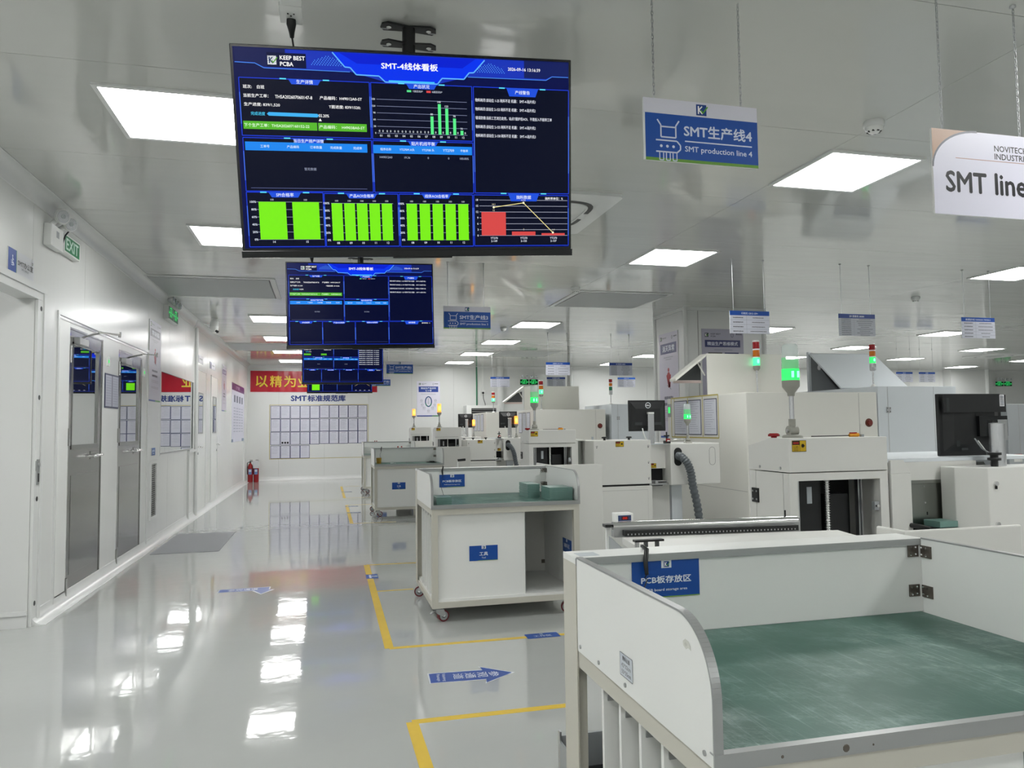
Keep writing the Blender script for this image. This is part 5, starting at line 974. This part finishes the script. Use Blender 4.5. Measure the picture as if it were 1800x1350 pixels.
for y, lb in ((12.75, 'white and navy room sign over the first plain door past the window'), (14.15, 'white and navy room sign over the second plain door')): wsign('door_sign', y+.02, y+.66, 2.46, 2.58, lb, lambda P, w, h: (P.rect(0, 0, w*.3, h, '30406c', 1), P.scrib(w*.4, w*.85, h*.55, h*.2, '505868', 2)), grp='room signs over the plain doors')
def d_board(P, w, h):
    P.rect(0, h*.88, w, h, '5a2a6c', 1); P.text('生产管理', w*.45, h*.94, w*.3, h*.06, 'd8c8e0', 2); P.rect(0, 0, w*.12, h*.05, '50688c', 1); P.rect(w*.8, 0, w, h*.05, '50688c', 1)
    for i in range(4): P.rect(w*(.16+.2*i), h*.68, w*(.27+.2*i), h*.80, '3c4668', 1)
    for i in range(4):
        for k in range(9): P.scrib(w*(.14+.2*i), w*(.29+.2*i)*(1 if (i+k) % 3 else .97), h*(.58-.05*k), h*.016, '7c84a0', 2)
wsign('notice_board', 17.4, 19.98, 1.08, 2.41, 'large white notice board with purple heading near the far left corner', d_board, 'notice board', base='d6d6e6')
for n, (y0, y1) in ((4, (12.88, 13.72)), (5, (14.35, 15.15))):
    d = struct(MB().box(WX, WX+.008, y0, y1, .02, 2.33, LAM).build('door_%d' % n)); MB().box(WX+.0, WX+.012, y0-.02, y0, 0, 2.35, TRIM).box(WX, WX+.012, y1, y1+.02, 0, 2.35, TRIM).box(WX, WX+.012, y0-.02, y1+.02, 2.33, 2.35, TRIM).build('frame', d)
    yw = y0+.08 if n == 4 else y0+.18; bx('pane', d, WX+.008, WX+.012, yw, yw+.42, 1.32, 1.95, GLASSM); b = MB(); b.box(WX+.008, WX+.016, yw-.02, yw, 1.3, 1.97, ALUE).box(WX+.008, WX+.016, yw+.42, yw+.44, 1.3, 1.97, ALUE).box(WX+.008, WX+.016, yw, yw+.42, 1.3, 1.32, ALUE).box(WX+.008, WX+.016, yw, yw+.42, 1.95, 1.97, ALUE); b.build('window_frame', d)
    b = MB(); b.tube([(WX+.008, y0+.06 if n == 4 else y1-.08, 1.08), (WX+.06, y0+.06 if n == 4 else y1-.08, 1.08), (WX+.06, y0+.2 if n == 4 else y1+.06, 1.08)], .01, CHROME, 8); b.lathe((WX+.008, (y0+.06 if n == 4 else y1-.08), .98), [(.02, 0), (.02, .01)], ALUE, 12, 'x'); b.build('handle', d); bx('door_gap', d, WX+.002, WX+.012, y0+.2, y1-.1, .0, .03, BLACK)
b = MB(); b.box(-1.86, -1.15, 8.97, 10.6, 0, .004, mat('grey_doormat', (.34, .35, .37), .6)); tag(b.build('floor_mat'), 'flat grey mat on the floor in front of the second stainless door', 'mat')
# emergency lights and exit signs on the left wall
def lamphead(t, x, y, z, d, r=.055):
    d = Vector(d).normalized(); c = Vector((x, y, z)); b = MB(); b.tube([c-d*.07, c-d*.03, c], [r*.35, r*.85, r], BEIGEL if False else LAM, 18); h_ = b.build('lamp_head', t); b = MB(); b.cyl(c+d*.001, c+d*.008, r*.96, TRIM, n=18); b.cyl(c+d*.008, c+d*.010, r*.78, ALUP, n=18); b.cyl(c+d*.01, c+d*.016, r*.25, LENSC, n=12); b.build('lens', h_)
BE = (6.04, 6.30)
t = thing('emergency_light', 'white emergency light box with twin round lamps above the office sign', 'emergency light', (WX, 6.17, 2.72)); bx('box', t, WX+.0, WX+.055, BE[0], BE[1], 2.72, 2.885, LAM, .006); P = Print((WX+.055, BE[0], 2.72), YU, ZU); P.rect(.10, .08, .16, .13, 'a0a4a8', 0); P.build('label', t)
lamphead(t, WX+.10, 6.12, 2.955, (.75, -.5, -.2), .06); lamphead(t, WX+.10, 6.30, 2.945, (.75, -.5, -.2), .06); b = MB(); b.tube([(WX+.03, 6.10, 2.885), (WX+.06, 6.14, 2.94)], .02, LAM, 8).tube([(WX+.03, 6.26, 2.885), (WX+.06, 6.31, 2.93)], .02, LAM, 8); b.build('lamp_bracket', t)
b = MB(); b.tube([(WX+.045, 6.312, 2.80), (WX+.06, 6.318, 2.86), (WX+.09, 6.36, 2.93), (WX+.08, 6.42, 3.0)], .006, BLACK, 6); b.build('cable', t)
t = thing('exit_sign', 'green and white sign reading EXIT beside the emergency light', 'exit sign', (WX, 6.52, 2.74)); bx('housing', t, WX+.0, WX+.05, 6.33, 6.71, 2.74, 2.885, LAM, .003); P = Print((WX+.05, 6.33, 2.74), YU, ZU); P.rect(.015, .012, .365, .133, '1d8050', 0); P.text('EXIT', .19, .0725, .29, .085, 'd8f0e4', 1, .02); P.build('lettering', t)
def green_exit(ox, U, z, w_, h_, label, N=(0, -1, 0), two=True):
    t = thing('exit_sign', label, 'exit sign', tuple(Vector(ox)+Vector((0, 0, 0))), 'green running-man exit signs'); U = Vector(U); N = Vector(N); D = .06; b = MB(); o = Vector(ox)
    c = [o, o+U*w_, o+U*w_+N*D, o+N*D]; vs = [(p.x, p.y, z) for p in c]+[(p.x, p.y, z+h_) for p in c]; b.add(vs, [(0, 1, 2, 3), (4, 7, 6, 5), (0, 4, 5, 1), (1, 5, 6, 2), (2, 6, 7, 3), (3, 7, 4, 0)], LAM); b.build('housing', t)
    P = Print((c[3].x, c[3].y, z), U, ZU, kind='e', base=.001); n = 2 if two else 1; pw = w_/n
    for k in range(n):
        a = k*pw+.008; e = pw-.016; P.rect(a, .01, a+e, h_-.01, '0a3018', 0); g = '38e070'; m_ = a+e/2; P.line([(a+.02, h_/2), (a+e*.25, h_/2)], .014, g, 1); P.poly([(a+.01, h_/2), (a+.04, h_/2+.025), (a+.04, h_/2-.025)], g, 1); P.poly([(a+e-.01, h_/2), (a+e-.04, h_/2+.025), (a+e-.04, h_/2-.025)], g, 1); P.line([(a+e*.75, h_/2), (a+e-.02, h_/2)], .014, g, 1)
        q = e*.2; P.line([(m_-q, h_*.2), (m_-q, h_*.85), (m_+q, h_*.85), (m_+q, h_*.2)], .014, g, 1); P.disc(m_+.005, h_*.7, h_*.07, g, 1, 10); P.line([(m_, h_*.62), (m_-.012, h_*.4), (m_+.02, h_*.22)], .016, g, 1); P.line([(m_-.012, h_*.4), (m_-.035, h_*.2)], .014, g, 1); P.line([(m_-.03, h_*.5), (m_, h_*.6), (m_+.03, h_*.48)], .010, g, 1)
    P.build('lettering', t)
    for k in range(4 if two else 2): 
        pp = o+U*(w_*(k+.5)/(4 if two else 2))+N*.10; lamphead(t, pp.x, pp.y, z+h_+.07, N+Vector((0, 0, -.1)), .05)
    return t
green_exit((WX, 10.22, 0), (0, 1, 0), 2.78, .64, .18, 'double green running-man exit sign on the left wall above the poster', N=(1, 0, 0))
green_exit((5.44, FY, 0), (1, 0, 0), 2.54, .55, .18, 'double green running-man exit sign on the far wall behind the third line'); green_exit((22.3, FY, 0), (1, 0, 0), 2.52, .72, .18, 'double green running-man exit sign on the far wall at the right edge')

# ------------------------------------------------------------------ far wall
t = thing('banner', 'red banner with large yellow characters across the far wall', 'banner', (-.26, FY, 2.35)); b = MB(); n = 60; vs = []
for i in range(n+1):
    x = -1.92+3.31*i/n
    for z in (2.355, 2.55, 2.74, 2.915): vs.append((x, FY-.012-.006*math.sin(i*1.7+z*9)-.004*math.sin(i*.63), z-.012*i/n))
b.add(vs, [(i*4+j, (i+1)*4+j, (i+1)*4+j+1, i*4+j+1) for i in range(n) for j in range(3)], mat('banner_red', (.48, .010, .028), .22), True); b.build('cloth', t)
P = Print((-1.92, FY-.028, 2.35), XU, ZU); 
for k, ch in enumerate('以精为业'): P.text(ch, .29+.357*k, .285, .30, .30, 'f0d040', 1, .012)
P.build('lettering', t)
P = Print((-.885, FY-.002, 2.09), XU, ZU, base=.004); P.text('SMT', .0, .09, .40, .14, '223a80', 1, .03, 'l'); P.text('标准规范库', .43, .09, .99, .165, '223a80', 1, .03, 'l'); o = P.build('wall_lettering', None); tag(o, 'large navy letters SMT and characters above the document grid', 'lettering')
k = 0; proto = None; ordn = ['first', 'second', 'third', 'fourth', 'fifth', 'sixth', 'seventh', 'eighth', 'ninth', 'tenth']
for r in range(4):
    for c in range(10 if r < 3 else 4):
        x0 = -1.406+.2525*c+random.uniform(-.003, .003); z1 = 1.98-.349*r-(.012 if r == 3 else 0)+(.012 if c > 4 and r != 1 else 0)+random.uniform(-.002, .002)
        lb = 'blue-edged paper on far wall, %s row, %s from left' % (['top', 'second', 'third', 'bottom'][r], ordn[c])
        if (r, c) == (2, 1): lb += ', with three black marks'
        t = thing('document_sleeve', lb, 'document', (x0+.125, FY, z1-.34), 'document sheets on the far wall')
        bx('frame', t, x0, x0+.248, FY-.004, FY-.0005, z1-.343, z1, ink('2a3566')); P = Print((x0, FY-.004, z1-.343), XU, ZU, step=.0005); P.rect(.011, .011, .237, .332, 'd6d6e2', 0)
        P.scrib(.07, .18, .30, .010, '8a8ca0', 1)
        for j in range(random.randint(9, 14)): P.scrib(.03, random.uniform(.15, .22), .275-.018*j, .004, 'a0a2b2', 1)
        if (r, c) == (2, 1):
            for q in (.03, .10, .165): P.rect(q, .035, q+.045, .085, '1c1c20', 1.5)
        P.build('sheet', t)
P = Print((-1.43, FY-.0005, .55), XU, ZU, base=.002); P.line([(0, .02), (0, 1.455), (2.57, 1.455), (2.57, .02), (0, .02)], .012, 'b8a850', 0); tag(P.build('tape_outline', None), 'thin yellow tape outline around the document grid', 'tape')
t = thing('wall_poster', 'white poster with a large blue-green zero on the far wall', 'poster', (2.8, FY, 1.66)); bx('board', t, 2.48, 3.13, FY-.01, FY-.0005, 1.665, 2.65, LAM); P = Print((2.48, FY-.01, 1.665), XU, ZU, step=.0006); w, h = .65, .985
P.rect(0, 0, w, h, 'e8e6f4', 0); P.logo(.08, h*.92, .05, '26303c'); P.text('KEEP BEST', .13, h*.93, .15, .018, '303440', 1, 0, 'l'); P.text('PCBA', .13, h*.905, .08, .018, '303440', 1, 0, 'l'); P.ring(.46, h*.915, .03, .005, '303440', 1, 16, .018); P.scrib(.5, .6, h*.925, .02, '303440', 1)
P.rect(.05, h*.69, .60, h*.85, '2444a0', 1); P.text('精益生产追求的', .325, h*.80, .42, .05, 'e0e6f8', 2, .02); P.text('七个零', .325, h*.73, .18, .05, 'e0e6f8', 2, .02); P.scrib(.12, .53, h*.645, .008, '9a9cb0', 1); P.scrib(.12, .53, h*.62, .008, '9a9cb0', 1)
P.ring(.325, h*.42, .15, .03, '1c4a80', 1, 30, .10); P.ring(.325, h*.36, .09, .028, '2a7868', 1.5, 30, .098) if False else None; P.poly([(.225, h*.38), (.253, h*.38), (.30, h*.285), (.29, h*.27)], '2a8068', 2); P.poly([(.425, h*.38), (.397, h*.38), (.35, h*.285), (.36, h*.27)], '2a8068', 2)
for k in range(4): P.scrib(.30, .35, h*(.5-.045*k), .016, '505470', 2)
for u, v in ((.13, .45), (.15, .33), (.20, .24), (.325, .16), (.44, .24), (.50, .33), (.52, .45)): P.ring(u, h*v, .035, .005, '70748c', 1, 16); P.scrib(u-.02, u+.02, h*v, .012, '50546c', 2); P.scrib(u-.05, u+.05, h*(v-.055), .007, 'a0a2b4', 1)
P.rect(0, 0, w*.66, .028, '2444a0', 1); P.rect(w*.66, 0, w, .028, '4a9060', 1); P.build('artwork', t)
# column posters
t = thing('wall_poster', 'narrow pale poster with red figure on the left face of the white column', 'poster', (cx0, 10.45, 1.2)); bx('board', t, cx0-.008, cx0-.0005, 10.13, 10.78, 1.15, 2.76, LAM); P = Print((cx0-.008, 10.78, 1.15), (0, -1, 0), ZU, step=.0005); P.rect(0, 0, .65, 1.61, 'c6c2d0', 0); d_poster('消灭异常', '232c66', 'a02028')(P, .65, 1.61); P.build('artwork', t)
t = thing('wall_poster', 'wide pale poster with navy heading on the front of the white column', 'poster', (5.7, cy0, 1.3)); bx('board', t, 5.365, 6.05, cy0-.008, cy0-.0005, 1.3, 2.755, LAM); P = Print((5.365, cy0-.008, 1.3), XU, ZU, step=.0005); w, h = .685, 1.455; P.rect(0, 0, w, h, 'aeacbe', 0); P.logo(.08, h-.09, .06, '26303c'); P.text('KEEP BEST', .15, h-.075, .16, .022, '303440', 1, .01, 'l'); P.text('PCBA', .15, h-.11, .08, .022, '303440', 1, .01, 'l'); P.ring(.50, h-.09, .035, .006, '303440', 1, 18, .02); P.text('零缺陷', .61, h-.075, .1, .025, '303440', 1); P.rect(.05, h-.27, .63, h-.165, '232c66', 1); P.text('精益生产思维模式', .34, h-.218, .50, .055, 'd8dcec', 2, .015); P.scrib(.2, .5, h-.31, .01, '70748c', 1); P.rect(.1, h-.40, .33, h-.35, '55544c', 1); P.rect(.37, h-.40, .6, h-.35, '232c66', 1); P.build('artwork', t)
# fixtures on the far wall
b = MB(); b.cyl((4.18, FY-.03, 1.9), (4.18, FY-.03, CZ), .022, mat('green_pipe', (.05, .22, .12), .4), n=10); tag(b.build('pipe'), 'thin green vertical pipe on the far wall', 'pipe')
t = thing('wall_socket', 'white wall socket with trunking and hanging cable on the far wall', 'socket', (4.36, FY, 2.3)); bx('trunking', t, 4.335, 4.385, FY-.02, FY-.0005, 2.36, CZ, LAM); bx('plate', t, 4.29, 4.43, FY-.03, FY-.0005, 2.27, 2.40, LAM, .003); MB().cyl((4.36, FY-.06, 2.32), (4.36, FY-.03, 2.32), .03, BLACK, n=12).build('plug', t); MB().tube([(4.36, FY-.05, 2.3), (4.37, FY-.05, 2.15), (4.42, FY-.05, 2.0), (4.40, FY-.05, 1.8)], .008, BLACK, 6).build('cable', t)
t = thing('air_conditioner', 'floor-standing white air conditioner with dark louvres at the far wall', 'air conditioner', (4.27, 20.5, 0)); bx('cabinet', t, 3.78, 4.72, 20.25, 20.72, 0, 1.95, LAM, .01); gr = bx('outlet', t, 3.92, 4.62, 20.245, 20.252, 1.5, 1.87, BLACK)
for k in range(6): bx('louvre', t, 3.93, 4.61, 20.225, 20.247, 1.53+.06*k, 1.545+.06*k, ALUE)
for i, x in enumerate((-1.875, -1.73)):
    t = thing('fire_extinguisher', 'red fire extinguisher in the far left corner, '+('closest to the left wall' if i == 0 else 'with a paper tag hung over it'), 'fire extinguisher', (x, 20.45, 0), 'pair of fire extinguishers'); b = MB(); b.lathe((x, 20.45, 0), [(.06, 0), (.066, .02), (.066, .40), (.05, .45), (.022, .48), (.02, .50)], RED, 20); b.build('cylinder', t); P = Print((x-.05, 20.45-.0665, .2), XU, ZU); P.rect(.01, 0, .09, .14, '6a86b4', 0); P.rect(.02, .07, .08, .12, 'c8ccd4', 1); P.build('label', t)
    b = MB(); b.box(x-.02, x+.02, 20.43, 20.47, .50, .53, BLACK).box(x-.015, x+.06, 20.44, 20.46, .53, .545, BLACK).box(x-.015, x+.055, 20.44, 20.46, .56, .572, BLACK); b.build('valve_lever', t); b = MB(); b.tube([(x-.02, 20.44, .52), (x-.07, 20.42, .5), (x-.075, 20.42, .35), (x-.07, 20.43, .2)], .01, BLACK, 8); b.build('hose', t)
b = MB(); b.add([(-1.80, 20.375, .36), (-1.66, 20.375, .36), (-1.67, 20.38, .56), (-1.81, 20.38, .55), (-1.80, 20.373, .36), (-1.66, 20.373, .36), (-1.67, 20.378, .56), (-1.81, 20.378, .55)], [(0, 1, 2, 3), (7, 6, 5, 4), (0, 4, 5, 1), (1, 5, 6, 2), (2, 6, 7, 3), (3, 7, 4, 0)], ink('d0d0d4')); tag(b.build('paper_sheet'), 'white inspection paper hanging on the right fire extinguisher', 'paper')

# ------------------------------------------------------------------ floor tape and floor stickers
def tape(pts, w_, label, z=.0006):
    b = MB()
    for k, ((a, c), (a2, c2)) in enumerate(zip(pts, pts[1:])):
        l = math.hypot(a2-a, c2-c); nx, ny = -(c2-c)/l*w_[k]/2, (a2-a)/l*w_[k]/2; zz = .0004+.0002*k
        b.add([(a+nx, c+ny, zz), (a2+nx, c2+ny, zz), (a2-nx, c2-ny, zz), (a-nx, c-ny, zz), (a+nx, c+ny, 0), (a2+nx, c2+ny, 0), (a2-nx, c2-ny, 0), (a-nx, c-ny, 0)], [(0, 1, 2, 3), (0, 4, 5, 1), (2, 6, 7, 3), (1, 5, 6, 2), (3, 7, 4, 0)], TAPE)
    tag(b.build('floor_tape'), label, 'tape', 'yellow floor marking tape')
tape([(1.2, 3.52), (.39, 3.52), (.41, 1.2)], [.05, .055], 'nearest yellow floor tape corner at the bottom of the picture')
tape([(1.6, 4.70), (.385, 4.71), (.40, 7.60), (1.0, 7.57)], [.045, .055, .035], 'long yellow floor tape outlining the place of the second cart')
tape([(.42, 6.36), (.72, 6.36)], [.035], 'short yellow cross strip under the left rear of the second cart')
tape([(1.0, 10.95), (.37, 10.95), (.37, 13.6), (.8, 13.6)], [.03, .05, .03], 'yellow floor tape outlining the third cart'); tape([(.9, 15.0), (.37, 15.0), (.37, 18.0), (.8, 18.0)], [.03, .05, .03], 'farthest yellow floor tape near the far wall')
def farrow(o, U, V, L, W, label, flip=1):
    P = Print(o, U, V, base=.0008, step=.0002); hw = W/2
    sh = lambda g: [(0-g, -hw*.58-g), (L*.66, -hw*.58-g), (L*.645-g, -hw-g*1.5), (L+g*2, 0), (L*.645-g, hw+g*1.5), (L*.66, hw*.58+g), (0-g, hw*.58+g)]
    P.poly(sh(.008), 'cfd4da', 0); P.poly(sh(0), '2b4c9a', 1)
    return P
P = farrow((.55, 4.09, 0), (1, -.06, 0), (.06, 1, 0), .45, .26, '')
vs = '参观通道'
P2 = P
def rtext(P, s, u, v, size, H, L=2):
    """characters stacked along the arrow, each turned a quarter"""
    vsx, fsx = glyphs(s, 0); x0 = min(p[0] for p in vsx); x1 = max(p[0] for p in vsx); y0 = min(p[1] for p in vsx); y1 = max(p[1] for p in vsx); sc = H/(y1-y0); sx = size/(x1-x0)
    P.b.add([P.P(u+(p[1]-(y0+y1)/2)*sc, v-(p[0]-(x0+x1)/2)*sx, L) for p in vsx], fsx, ink('d8dce4', 'p'))
for k, ch in enumerate('参观通道'): rtext(P, ch, .35-.065*k, 0, .085, .055)
rtext(P, 'Visiting', .075, 0, .12, .022); rtext(P, 'Passage', .045, 0, .11, .022); tag(P.build('floor_sticker', None), 'blue arrow sticker on the floor pointing right at the cart', 'floor sticker', 'blue visitor arrow stickers')
P = farrow((-.86, 6.76, 0), (1, 0, 0), (0, 1, 0), .30, .001, '')
P = Print((-.87, 6.69, 0), XU, YU, base=.0008, step=.0002); P.rect(0, 0, .42, .13, 'c8ccd4', 0); P.rect(.01, .01, .41, .12, '2b4c9a', 1); P.poly([(.27, .012), (.46, .012), (.36, -.16)], 'c8ccd4', .5); P.poly([(.29, .015), (.44, .015), (.36, -.14)], '2b4c9a', 1.2); P.text('参观通道', .20, .065, .24, .07, 'd8dce4', 2); tag(P.build('floor_sticker', None), 'blue bent arrow sticker on the aisle floor pointing towards the camera', 'floor sticker', 'blue visitor arrow stickers')
P = Print((1.255, 4.66, 0), XU, YU, base=.0010, step=.0002); P.rect(0, 0, .22, .105, '2450a0', 0); P.logo(.11, .085, .02, 'dfe4ec', '2450a0'); P.text('工作区', .11, .045, .12, .035, 'e0e6f0', 1, .01); tag(P.build('floor_sticker', None), 'blue floor label on the yellow tape in front of the second cart', 'floor sticker')
P = Print((.362, 6.9, 0), XU, YU, base=.0014, step=.0002); P.rect(0, 0, .11, .2, '2450a0', 0); P.logo(.08, .1, .05, 'dfe4ec', '2450a0'); P.rect(.03, .03, .05, .17, 'd0d8e8', 1); tag(P.build('floor_sticker', None), 'small blue floor label on the yellow tape left of the second cart', 'floor sticker')
for y, lb in ((12.3, 'third cart'), (13.3, 'third cart, farther along'), (16.4, 'farthest cart')):
    P = Print((.34, y, 0), XU, YU, base=.0014, step=.0002); P.rect(0, 0, .22, .12, '6a7898', 0); P.scrib(.03, .19, .06, .05, 'c8ccd8', 1); tag(P.build('floor_sticker', None), 'faint grey-blue floor label on the yellow tape by the '+lb, 'floor sticker')

# small fasteners, pins and seams that cannot be picked apart singly
for o in bpy.data.objects:
    if o.type == 'MESH' and o.name.split('.')[0] in ('screws', 'hood_screws', 'locks', 'ports', 'bolts', 'pin_holes', 'vent_slots', 'spacer_ring', 'door_seams', 'lead_screw', 'toothed_belt', 'chain', 'lamp_core'): o['kind'] = 'stuff'
